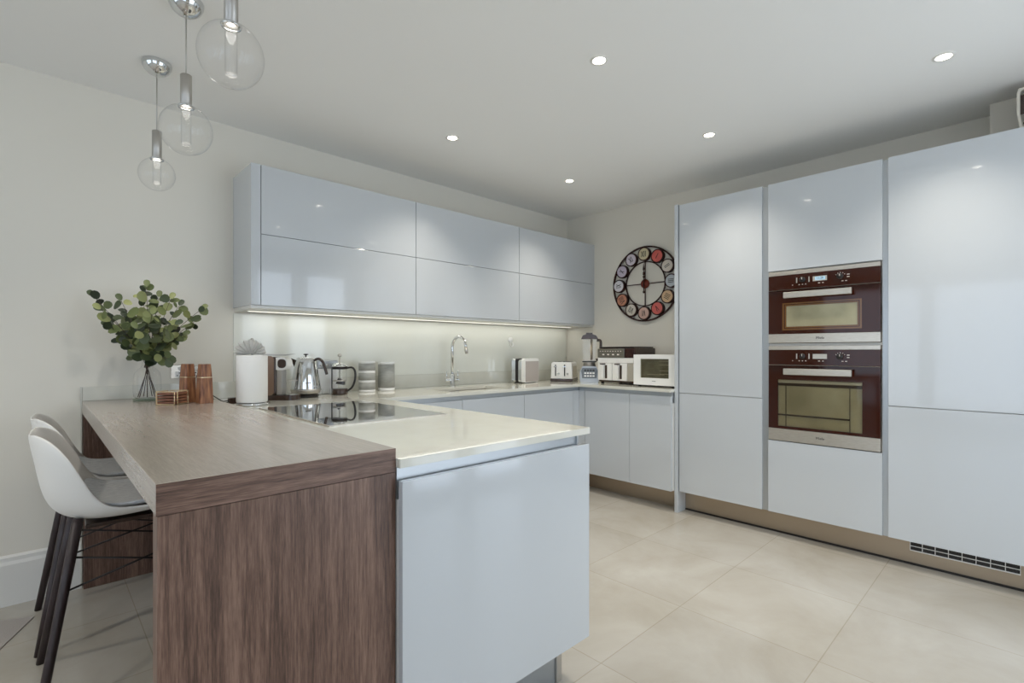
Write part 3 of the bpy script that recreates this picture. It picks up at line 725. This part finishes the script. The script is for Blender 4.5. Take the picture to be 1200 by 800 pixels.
# ------------------------------------------------------------------ things on the bar
GZ = .9325
vs_ = (.404, 3.12)
va = thing('glass_vase', 'clear glass bottle vase on the far end of the oak bar', 'vase', (vs_[0], vs_[1], GZ))
prof = [(.001, GZ+.012), (.045, GZ+.012), (.058, GZ+.022), (.060, GZ+.05), (.059, GZ+.11), (.054, GZ+.14), (.040, GZ+.158), (.026, GZ+.170), (.022, GZ+.19), (.027, GZ+.212)]
obj('body', lathe(prof, cx=vs_[0], cy=vs_[1], cap0=False, cap1=False), GLASS, va)
obj('base', lathe([(.056, GZ+.0003), (.060, GZ+.003), (.060, GZ+.010), (.055, GZ+.0115)], cx=vs_[0], cy=vs_[1]), glass('thick_glass', '#D9E4DC'), va)
obj('rim', tube([(vs_[0]+.027*math.cos(a*PI/10), vs_[1]+.027*math.sin(a*PI/10), GZ+.212) for a in range(20)], .002, cyc=True), MATS.get('x', va.children[1].data.materials[0]) if False else SATIN, va)
random.seed(5)
eu = thing('eucalyptus_bunch', 'bunch of round-leaved green eucalyptus standing in the glass vase', 'plant', (vs_[0], vs_[1], GZ+.02))
tips = [(0.197, 3.16, 1.45), (0.215, 3.05, 1.382), (0.251, 3.1, 1.304), (0.285, 2.98, 1.422), (0.315, 3.02, 1.229), (0.388, 3.12, 1.483), (0.386, 3.0, 1.498), (0.456, 3.15, 1.465),
        (0.393, 2.9, 1.359), (0.484, 3.0, 1.446), (0.541, 3.12, 1.424), (0.485, 2.9, 1.314), (0.544, 3.05, 1.268), (0.635, 3.08, 1.409), (0.611, 3.12, 1.341), (0.467, 2.98, 1.146),
        (0.337, 2.92, 1.289), (0.323, 3.16, 1.352), (0.476, 3.18, 1.27)]
lf = BM()
def leaf(p, nrm, d, L_, w):
    nrm = nrm.normalized(); d = (d-nrm*d.dot(nrm)).normalized(); s_ = nrm.cross(d); t = bmesh.new()
    c = t.verts.new(p+d*L_*.5-nrm*L_*.05); vs = []
    for k in range(10):
        a = 2*PI*k/10; vs.append(t.verts.new(p+d*(L_*.5-L_*.5*math.cos(a))+s_*w*.5*math.sin(a)*(1.05-.18*math.cos(a))+nrm*.06*L_*abs(math.sin(a))))
    for k in range(10):
        f = t.faces.new((c, vs[k], vs[(k+1) % 10])); f.smooth = True
    merge(lf, t)
def q(p): return Vector((p.x, min(p.y, 3.268), p.z))
cen = Vector((vs_[0], 3.03, 1.28))
for i, tip in enumerate(tips):
    tip = Vector(tip); a = i*2.4
    foot = Vector((vs_[0]+.040*math.cos(a), vs_[1]+.040*math.sin(a), GZ+.018)); neck = Vector((vs_[0]-.008*math.cos(a), vs_[1]-.008*math.sin(a), GZ+.185))
    mid = neck.lerp(tip, .5)+Vector((0, -.01, .02))
    pts = spline([foot, foot.lerp(neck, .5), neck, mid, tip], 6)
    if i % 3: pts = pts[11:]
    obj('stem', tube(pts, .0022, n=6, r1=.001), STEMM, eu)
    Ls = pts[12:] if i % 3 == 0 else pts[1:]
    kk = 0
    for j in range(3, len(Ls), 2):
        p = Ls[j]; d = (Ls[min(j+1, len(Ls)-1)]-Ls[j-1]).normalized(); u_ = d.cross(Vector((random.uniform(-1, 1), random.uniform(-1, 1), random.uniform(-.3, 1)))).normalized()
        for sg in (-1, 1):
            n_ = (Vector((-.15, -1, .35))+Vector((random.uniform(-1.1, 1.1), random.uniform(-.3, .7), random.uniform(-.8, 1.1)))).normalized()
            sz = random.uniform(.040, .060)*(.8 if j > len(Ls)-3 else 1)
            pp = q(p+u_*sg*.004); leaf(pp, n_, (u_*sg+d*.6+Vector((0, -.15, 0))), sz, sz*random.uniform(.8, 1.0))
    leaf(q(tip), Vector((-.2, -1, .4)), (tip-mid), .040, .026)
for v in lf.verts: v.co.y = min(v.co.y, 3.285)
obj('foliage', lf, LEAF, eu)

# mills
def mill(x, y, label, rz, n=4):
    m = thing('wooden_mill', label, 'mill', (x, y, GZ), rz, 'tapered acacia mills')
    def tap(z0, z1, w0, w1, bev=.004):
        t = bmesh.new(); pr0 = rrect(-w0, w0, -w0, w0, w0*.35, 4); pr1 = rrect(-w1, w1, -w1, w1, w1*.35, 4)
        A = [t.verts.new((a, b_, z0)) for a, b_ in pr0]; B_ = [t.verts.new((a, b_, z1)) for a, b_ in pr1]
        t.faces.new(A[::-1]); t.faces.new(B_)
        for k in range(len(A)): t.faces.new((A[k], A[(k+1) % len(A)], B_[(k+1) % len(A)], B_[k]))
        return t
    obj('body', tap(.0003, .122, .0305, .0265), ACACIA, m, world=False)
    obj('band', tap(.1225, .126, .0255, .0255), GOLD, m, world=False, label='pale band')
    obj('head', tap(.1265, .188, .0263, .0215), ACACIA, m, world=False)
    return m
ml = mill(.530, 2.855, 'wooden mill beside the coaster stack, the left of the pair', math.radians(20))
copy_tree(ml, (.583, 2.765, GZ), math.radians(12), 'wooden mill nearer the kitchen roll, the right of the pair')

# coasters in wire stand
cx, cy = .459, 2.80; rz = math.radians(48)
cs = thing('coaster_stand', 'pale gold wire stand holding square wooden coasters on the bar', 'coaster stand', (cx, cy, GZ), rz)
w = .048
for sx in (-1, 1):
    a = [(sx*w, -.04, .003), (sx*w, .04, .003), (sx*w, .04, .062), (sx*w, -.04, .062)]
    t = BM(); add_tube(t, a, .0028, n=6, cyc=True); obj('wire_loop', t, GOLD, cs, world=False)
for sy in (-1, 1):
    a = [(-.04, sy*w, .003), (.04, sy*w, .003), (.04, sy*w, .062), (-.04, sy*w, .062)]
    t = BM(); add_tube(t, a, .0028, n=6, cyc=True); obj('wire_loop', t, GOLD, cs, world=False)
t = tube([(-w, 0, .003), (w, 0, .003)], .0022, n=6); add_tube(t, [(0, -w, .003), (0, w, .003)], .0022, n=6); obj('wire_base', t, GOLD, cs, world=False)
for k, lbk in enumerate(('wooden coaster at the bottom of the wire stand', 'second wooden coaster from the bottom of the wire stand', 'third wooden coaster from the bottom of the wire stand', 'wooden coaster on top of the stack in the wire stand')):
    o = obj('coaster', bx(-.0435, .0435, -.0435, .0435, 0, .0095, .002), LOGW); o.location = (cx, cy, GZ+.006+k*.0135); o.rotation_euler = (0, 0, rz+math.radians((-1, 1, 0, 1)[k]))
    tag(o, lbk, 'coaster', 'wooden coasters in the wire stand')

# ------------------------------------------------------------------ things on the worktop
Z0 = ZW1+.0006
kx, ky = .802, 2.79
kr = thing('kitchen_roll_holder', 'round chrome kitchen roll holder on the worktop behind the bar', 'kitchen roll holder', (kx, ky, Z0))
obj('base', lathe([(.080, Z0), (.083, Z0+.004), (.082, Z0+.010), (.06, Z0+.014)], cx=kx, cy=ky, n=40), CHROME, kr)
obj('rod', tube([(kx, ky, Z0+.012), (kx, ky, Z0+.325)], .005, n=10), CHROME, kr)
obj('finial', lathe([(.004, Z0+.324), (.008, Z0+.328), (.008, Z0+.340), (.003, Z0+.344)], cx=kx, cy=ky, n=14), SATIN, kr)
ro = thing('kitchen_roll', 'white kitchen roll with pleated paper fanned out of its top', 'kitchen roll', (kx, ky, Z0+.015))
obj('roll', lathe([(.071, Z0+.0155), (.073, Z0+.020), (.073, Z0+.252), (.070, Z0+.256), (.022, Z0+.256), (.020, Z0+.25), (.020, Z0+.0155)], cx=kx, cy=ky, n=48, cap0=False, cap1=False), PAPER, ro)
fn = BM(); n_ = 22
dirr = Vector((.80, -.60, 0))
for lay in range(3):
    t = bmesh.new(); rows = []
    for k in range(n_+1):
        a = math.radians(200-220*k/n_); R_ = (.088-.012*lay)*(1 if k % 2 else .86)*(1+.12*math.sin(a*1.0)); off = Vector((.6, .8, 0))*((-.007 if k % 2 else .007)+(.018*(lay-1)))
        base = Vector((kx, ky, Z0+.262))+off*.3; out = base+dirr*(R_*math.cos(a)*.92)+Vector((0, 0, max(-.004, R_*math.sin(a)*.80)))+off
        rows.append((t.verts.new(base+dirr*.012*math.cos(a)), t.verts.new(out)))
    for a, b_ in zip(rows, rows[1:]): t.faces.new((a[0], b_[0], b_[1], a[1]))
    r_ = bmesh.ops.solidify(t, geom=t.faces[:], thickness=.0012); merge(fn, t)
obj('pleated_fan', fn, PAPER, ro)

# charger and cables
ch = thing('charger', 'small dark charger box with two black cables beside the kitchen roll', 'charger', (.735, 2.93, Z0))
obj('box', bx(.726, .768, 2.905, 2.945, Z0, Z0+.032, .004), BROWNM, ch)
obj('cable', tube(spline([(.728, 2.93, Z0+.018), (.71, 2.98, Z0+.012), (.69, 3.08, Z0+.035), (.668, 3.2, GZ+.03), (.652, 3.282, 1.045)]), .0028, n=6), DARKM, ch)
obj('cable', tube(spline([(.728, 2.915, Z0+.012), (.70, 2.95, Z0+.006), (.66, 3.02, GZ+.006), (.64, 3.12, GZ+.012), (.60, 3.24, GZ+.02), (.572, 3.283, 1.045)]), .0028, n=6), DARKM, ch)

# capsule coffee machine
cfx, cfy = 1.010, 2.985
cf = thing('coffee_machine', 'compact capsule coffee machine with cream head between kitchen roll and kettle', 'coffee machine', (cfx, cfy, Z0), math.radians(-38))
obj('body', bx(-.10, -.010, -.052, .052, .03, .245, .012, 3), BROWNM, cf, world=False)
obj('side_cover', prism(rrect(-.105, -.018, .028, .25, .02), 'Y', -.058, -.0535), mat('taupe_cover', '#8A7160', .3, metal=.3), cf, world=False)
bump_noise(MATS['taupe_cover'], 60, .02, .0005)
obj('head', prism(rrect(-.030, .050, .170, .243, .03), 'Y', -.044, .044), WHITEP, cf, world=False)
obj('capsule_window', prism(rrect(.0, .044, .182, .232, .018), 'Y', -.050, -.0445), BROWNM, cf, world=False, label='dark striped oval on the head')
obj('lever', prism([(-.09, .252), (.03, .252), (.075, .262), (.03, .258), (-.09, .262)], 'Y', -.03, .03), SATIN, cf, world=False)
obj('column', bx(-.0095, .018, -.036, .036, .03, .1695), SATIN, cf, world=False)
obj('drip_tray', prism(rrect(-.10, .105, -.055, .055, .04), 'Z', .0, .028), BROWNM, cf, world=False)
obj('tray_grid', prism(rrect(.022, .098, -.045, .045, .03), 'Z', .0285, .034), CHROME, cf, world=False)
gl = thing('coffee_glass', 'small clear glass on the drip tray of the coffee machine', 'glass', (cfx+.060*math.cos(math.radians(-38)), cfy+.060*math.sin(math.radians(-38)), Z0+.0345))
obj('bowl', lathe([(.001, .002), (.022, .002), (.026, .01), (.030, .075)], cap0=False, cap1=False, n=28), GLASS, gl, world=False)
obj('rim', tube([(.030*math.cos(a*PI/12), .030*math.sin(a*PI/12), .075) for a in range(24)], .0012, n=6, cyc=True), SATIN, gl, world=False)

# kettle
kt = thing('kettle', 'polished steel cone kettle with dark handle next to the coffee machine', 'kettle', (1.182, 3.06, Z0), math.radians(-40))
obj('power_base', lathe([(.070, 0), (.076, .004), (.074, .014), (.06, .018)], n=36), DARKM, kt, world=False)
obj('foot_band', lathe([(.066, .0185), (.078, .022), (.088, .042), (.087, .048)], n=36), SATIN, kt, world=False)
obj('body', lathe([(.0865, .0485), (.0865, .052), (.080, .10), (.070, .16), (.060, .21), (.054, .232), (.050, .236)], n=40), CHROME, kt, world=False)
obj('lid', lathe([(.049, .2365), (.046, .240), (.01, .243)], n=30), CHROME, kt, world=False)
obj('lid_knob', lathe([(.005, .2435), (.004, .252), (.014, .256), (.015, .260), (.006, .262)], n=18), DARKM, kt, world=False)
obj('spout', prism([(-.052, .222), (-.085, .235), (-.082, .222), (-.062, .17), (-.052, .17)], 'Y', -.010, .010), CHROME, kt, world=False)
obj('handle', tube(spline([(.050, 0, .222), (.075, 0, .231), (.098, 0, .215), (.112, 0, .18), (.125, 0, .135)]), .0085, n=10), BROWNM, kt, world=False)
mk = BM()
for i, wd in enumerate((.004, .004, .004, .004, .004)): add_box(mk, 0, .001, -.012+i*.0058, -.012+i*.0058+wd, 0, .006)
bmesh.ops.transform(mk, matrix=Matrix.Rotation(math.radians(-63), 4, 'Z') @ Matrix.Translation((.0815, 0, .085)) @ Matrix.Rotation(math.radians(-8), 4, 'Y'), verts=mk.verts)
obj('maker_mark', mk, INK, kt, world=False)
sm = thing('tea_glass', 'tiny clear glass cup just right of the kettle foot', 'glass', (1.297, 3.04, Z0))
obj('bowl', lathe([(.001, .003), (.018, .003), (.024, .012), (.026, .045)], cap0=False, cap1=False, n=24), GLASS, sm, world=False)
obj('handle', tube(spline([(.025, 0, .036), (.040, 0, .034), (.040, 0, .016), (.024, 0, .014)]), .002, n=6), GLASS, sm, world=False)
# white boxy appliance behind
wb = thing('bean_grinder', 'white boxy appliance with grey dial panel partly behind the kettle', 'appliance', (1.37, 3.215, Z0))
obj('body', bx(-.075, .062, -.05, .06, 0, .165, .006), WHITEP, wb, world=False)
obj('panel', bx(-.075, .062, -.052, .06, .1655, .218, .008), mat('pale_grey_panel', '#B5B8BC', .3, metal=.3), wb, world=False)
bump_noise(MATS['pale_grey_panel'], 60, .01, .0005)
for x in (-.052, -.015, .022): obj('dial', lathe([(.010, 0), (.009, .008)], n=18, M=Matrix.Translation((x, -.052, .188)) @ Matrix.Rotation(PI/2, 4, 'X')), CHROME, wb, world=False)
# french press
fp = thing('french_press', 'glass french press with dark curved handle left of the grey jars', 'french press', (1.402, 3.075, Z0), math.radians(-40))
obj('foot', lathe([(.048, 0), (.050, .004), (.050, .036), (.047, .038)], n=32), BROWNM, fp, world=False)
obj('beaker', lathe([(.044, .0385), (.044, .165)], n=32, cap0=False, cap1=False), GLASS, fp, world=False)
obj('plunger', lathe([(.041, .085), (.041, .092), (.003, .094), (.003, .24)], n=28), SATIN, fp, world=False)
obj('coffee_scoop', prism([(-.02, .07), (.03, .062), (.03, .084), (-.005, .105)], 'Y', -.02, .02), DARKM, fp, world=False, label='dark shape inside the glass')
obj('frame_strap', bx(-.051, -.0455, -.004, .004, .038, .17), DARKM, fp, world=False)
obj('collar', lathe([(.047, .162), (.049, .164), (.049, .175), (.047, .178)], n=32), WIREM, fp, world=False)
obj('lid', lathe([(.050, .1785), (.050, .184), (.035, .200), (.006, .207)], n=32), CHROME, fp, world=False)
obj('knob', lathe([(.003, .24), (.011, .243), (.013, .251), (.009, .260), (.003, .262)], n=20), SATIN, fp, world=False)
obj('handle', tube(spline([(.047, 0, .170), (.080, 0, .172), (.098, 0, .145), (.096, 0, .09), (.078, 0, .045), (.048, 0, .022)]), .0065, n=10), DARKM, fp, world=False)
# grey jars
def jar(x, y, z, r, h, label, group, base=0):
    j = thing('storage_jar', label, 'storage jar', (x, y, z), 0, group)
    zz = 0
    if base: obj('foot', lathe([(r*.97, 0), (r, .002), (r, base-.0005)], n=40), WHITEP, j, world=False); zz = base
    obj('body', lathe([(r, zz), (r, zz+h)], n=40), GREYC, j, world=False)
    obj('lid', lathe([(r*.985, zz+h+.0003), (r, zz+h+.002), (r, zz+h+.013), (r*.97, zz+h+.015)], n=40), WHITEP, j, world=False)
    return zz+h+.0155
jx, jy = 1.634, 3.155; z = Z0
for lbj, bs in (('bottom jar of the stack of three grey jars with white lids', .016), ('middle jar of the stack of three grey jars with white lids', 0), ('top jar of the stack of three grey jars with white lids', 0)):
    z += jar(jx, jy, z, .0555, .049 if bs else .049, lbj, 'stacked grey jars', bs)+.0003
jar(1.79, 3.17, Z0, .0575, .166, 'single tall grey canister with white lid right of the jar stack', 'stacked grey jars', .020)

# two-slice toaster
tt = thing('two_slice_toaster', 'slim upright white toaster with grey side panel against the splashback', 'toaster', (3.15, 3.14, Z0), math.radians(10))
def slab(y0, y1, m, nm, x0=-.115, x1=.115, z0=.004, z1=.215, r=.022, **k): return obj(nm, prism(rrect(x0, x1, z0, z1, r), 'Y', y0, y1), m, tt, world=False, **k)
slab(-.075, -.045, WHITEP, 'front_case'); slab(-.0445, -.012, CHROME, 'slot_housing', z1=.205); slab(-.0115, .02, DARKM, 'slot_divider', z1=.212); slab(.0205, .06, CHROME, 'rear_case')
slab(-.079, -.0755, mat('warm_grey_panel', '#B4ABA5', .45), 'front_panel', x0=-.095, x1=.107, z0=.012, z1=.190, r=.004)
bump_noise(MATS['warm_grey_panel'], 60, .01, .0005)
for sx in (-.09, .09): obj('foot', bx(sx-.012, sx+.012, -.05, .04, 0, .0038), DARKM, tt, world=False)
# four-slice toaster
t4 = thing('four_slice_toaster', 'wide white toaster with chrome levers in the corner of the worktop', 'toaster', (3.60, 3.06, Z0), math.radians(-62))
obj('base', bx(-.105, .105, -.135, .135, 0, .026, .006), BROWNM, t4, world=False)
obj('body', prism([(-.10, .0265), (.10, .0265), (.094, .165), (.080, .178), (-.080, .178), (-.094, .165)], 'Y', -.125, .125), WHITEP, t4, world=False)
for x in (-.055, .03):
    obj('lever_slot', bx(x-.005, x+.005, -.1275, -.1252, .05, .155), DARKM, t4, world=False)
    obj('lever', bx(x-.015, x+.015, -.144, -.1276, .130, .142, .003), CHROME, t4, world=False)
    obj('browning_dial', lathe([(.011, 0), (.009, .010)], n=18, M=Matrix.Translation((x+.026, -.1252, .07)) @ Matrix.Rotation(PI/2, 4, 'X')), CHROME, t4, world=False)
for x in (-.060, -.028, .022, .054): obj('bread_slot', bx(x-.010, x+.010, -.10, .10, .1785, .181), DARKM, t4, world=False)
obj('side_panel', prism([(-.085, .035), (.085, .035), (.085, .14), (-.085, .14)], 'X', .0985, .1015), STEEL, t4, world=False)
# blender
bl = thing('blender', 'tall jug blender with dark lid and silver control base in the corner', 'blender', (3.585, 2.755, Z0), math.radians(-52))
obj('motor_base', prism([(-.075, .0), (.075, .0), (.085, .03), (.082, .10), (.06, .145), (-.06, .145), (-.082, .10), (-.085, .03)], 'Y', -.085, .085), mat('silver_plastic', '#B4B7BA', .3, metal=.5), bl, world=False)
bump_noise(MATS['silver_plastic'], 60, .01, .0005)
obj('control_panel', prism([(-.062, .04), (.062, .04), (.072, .105), (.06, .132), (-.06, .132), (-.072, .105)], 'Y', -.089, -.0855), mat('grey_keypad', '#6F7478', .3, metal=.3), bl, world=False)
bump_noise(MATS['grey_keypad'], 60, .01, .0005)
for z in (.06, .085, .11):
    for x in (-.036, -.012, .012, .036): obj('button', bx(x-.009, x+.009, -.0915, -.0893, z-.006, z+.006), WHITEP if z < .1 else DARKM, bl, world=False)
obj('jug_seat', lathe([(.055, .1455), (.052, .175), (.060, .18)], n=28), SATIN, bl, world=False)
obj('jug', prism([(-.052, .1805), (.052, .1805), (.066, .385), (-.066, .385)], 'Y', -.055, .055), GLASS, bl, world=False)
obj('jug_band', bx(-.062, .062, -.058, .058, .1815, .190), DARKM, bl, world=False)
obj('lid', prism([(-.072, .386), (.078, .386), (.060, .418), (.028, .430), (.028, .442), (-.028, .442), (-.028, .430), (-.058, .418)], 'Y', -.06, .06), BROWNM, bl, world=False)
obj('handle', tube(spline([(.066, -.02, .375), (.098, -.02, .37), (.100, -.02, .30), (.095, -.02, .22), (.060, -.02, .20)]), .012, n=8), BROWNM, bl, world=False)
obj('tamper', tube([(.02, 0, .40), (.02, 0, .20)], .011, n=10), GOLD, bl, world=False)
# air fryer, faces -X
ay0, ay1 = 2.262, 2.628
af = thing('air_fryer', 'wide dual-drawer air fryer with dark control band between blender and mini oven', 'air fryer', (3.70, (ay0+ay1)/2, Z0))
obj('body', bx(3.55, 3.88, ay0, ay1, Z0+.012, 1.213, .012), BROWNM, af)
obj('top_panel', bx(3.55, 3.86, ay0+.012, ay1-.012, 1.2135, 1.222, .003), DARKM, af)
obj('control_panel', bx(3.532, 3.5495, ay0+.09, ay1-.004, 1.128, 1.205, .003), mat('smoked_control_glass', '#5E5A50', .15, coat=.5), af)
bump_noise(MATS['smoked_control_glass'], 60, .01, .0005)
mk = BM()
for k in range(9): add_box(mk, 3.530, 3.5318, ay0+.12+k*.026, ay0+.128+k*.026, 1.180, 1.186)
for k in range(4): add_box(mk, 3.530, 3.5318, ay0+.14+k*.05, ay0+.160+k*.05, 1.150, 1.160)
obj('printed_marks', mk, MARK, af)
obj('middle_band', bx(3.535, 3.5495, ay0+.004, ay1-.004, 1.084, 1.127, .002), WHITEP, af)
obj('corner_trim', bx(3.533, 3.5495, ay0+.004, ay0+.085, 1.128, 1.205, .003), CLOCKM, af)
for k in range(2):
    y0 = ay0+.064+k*.149; y1 = y0+.146
    d = obj('drawer', bx(3.532, 3.5495, y0, y1, Z0+.030, 1.082, .003), WHITEP, af)
    obj('handle', bx(3.50, 3.5315, (y0+y1)/2-.002, (y0+y1)/2+.024, Z0+.045, 1.070, .005), WHITEP, d)
    obj('handle_cap', bx(3.498, 3.5315, (y0+y1)/2-.006, (y0+y1)/2+.028, 1.0705, 1.080), BROWNM, d)
    obj('handle_recess', bx(3.530, 3.5318, (y0+y1)/2-.024, (y0+y1)/2-.003, Z0+.045, 1.065), BROWNM, d)
obj('side_trim', bx(3.534, 3.5495, ay0+.003, ay0+.062, Z0+.030, 1.082, .003), STEEL, af)
t = BM()
for a, b_ in ((3.57, ay0+.03), (3.57, ay1-.03), (3.84, ay0+.03), (3.84, ay1-.03)): add_lathe(t, [(.014, Z0), (.014, Z0+.0118)], cx=a, cy=b_, n=12)
obj('foot', t, DARKM, af)
# mini oven, faces -X
my0, my1 = 1.842, 2.205; mz0, mz1 = Z0+.014, 1.157
mo = thing('mini_oven', 'white countertop mini oven with grey window, beside the tall end panel', 'mini oven', (3.62, (my0+my1)/2, Z0))
obj('body', bx(3.46, 3.80, my0, my1, mz0, mz1, .006), WHITEP, mo)
fr = cells([my0, my0+.058, my1-.062, my1], [mz0, .975, 1.124, mz1], 0, .016, lambda i, j: not (i == 1 and j == 1))
for v in fr.verts: a, b_, c = v.co; v.co = (3.443+c, a, b_)
bmesh.ops.recalc_face_normals(fr, faces=fr.faces[:]); dr = obj('door_frame', fr, WHITEP, mo)
obj('window_back', bx(3.456, 3.4595, my0+.0585, my1-.0625, .9755, 1.1235), mat('grey_mesh', '#7E7C70', .35, metal=.2), dr)
vary(MATS['grey_mesh'], '#66645A', '#8E8C80', 12)
t = BM()
for z_ in (1.005, 1.03, 1.075, 1.105): add_box(t, 3.450, 3.4555, my0+.060, my0+.14, z_, z_+.005)
add_box(t, 3.450, 3.4555, my0+.10, my1-.12, 1.000, 1.0045); obj('rack', t, STEEL, dr)
obj('window_glass', bx(3.4445, 3.4475, my0+.0585, my1-.0625, .9755, 1.1235), TINT, dr)
mk = BM()
for i in range(5): add_box(mk, 3.4415, 3.4428, (my0+my1)/2-.014+i*.0065, (my0+my1)/2-.0095+i*.0065, .949, .953)
obj('maker_mark', mk, INK, mo)
t = BM()
for a, b_ in ((3.48, my0+.03), (3.48, my1-.03), (3.78, my0+.03), (3.78, my1-.03)): add_lathe(t, [(.013, Z0), (.013, mz0+.0003)], cx=a, cy=b_, n=12)
obj('foot', t, DARKM, mo)

# ornament on the far right cupboard
ox, oy, oz = 3.52, -.10, ZT1
orn = thing('slatted_box', 'brown slatted box with pale rounded rim on top of the far right cupboard', 'box', (ox, oy, oz))
t = prism([(oy+.14+.0, oz), (oy+.148, oz+.03), (oy+.158, oz+.10), (oy+.158, oz+.20), (oy+.152, oz+.225), (oy-.152, oz+.225), (oy-.158, oz+.20), (oy-.158, oz+.10), (oy-.148, oz+.03), (oy-.14, oz),
           (oy-.13, oz), (oy-.138, oz+.03), (oy-.147, oz+.10), (oy-.147, oz+.195), (oy-.143, oz+.213), (oy+.143, oz+.213), (oy+.147, oz+.195), (oy+.147, oz+.10), (oy+.138, oz+.03), (oy+.13, oz)], 'X', ox-.02, ox)
obj('back_board', bx(ox-.002, ox+.0008, oy-.146, oy+.146, oz+.10, oz+.196), BROWNM, orn)
obj('pale_rim', t, mat('cream_metal', '#D8D2C4', .4), orn); bump_noise(MATS['cream_metal'], 60, .01, .0005)
obj('box', bx(ox+.001, ox+.16, oy-.128, oy+.128, oz, oz+.212, .004), mat('brown_board', '#6B4A38', .5), orn); vary(MATS['brown_board'], '#573A2C', '#7E5A46', 20, (1, 1, 6))
for k in range(3): obj('slat', bx(ox-.01, ox, oy-.136, oy+.136, oz+.05+k*.058, oz+.056+k*.058), DARKM, orn)
obj('round_dial', lathe([(.05, 0), (.05, .008)], n=32, M=Matrix.Translation((ox-.011, oy+.06, oz+.09)) @ MR), SATIN, orn)
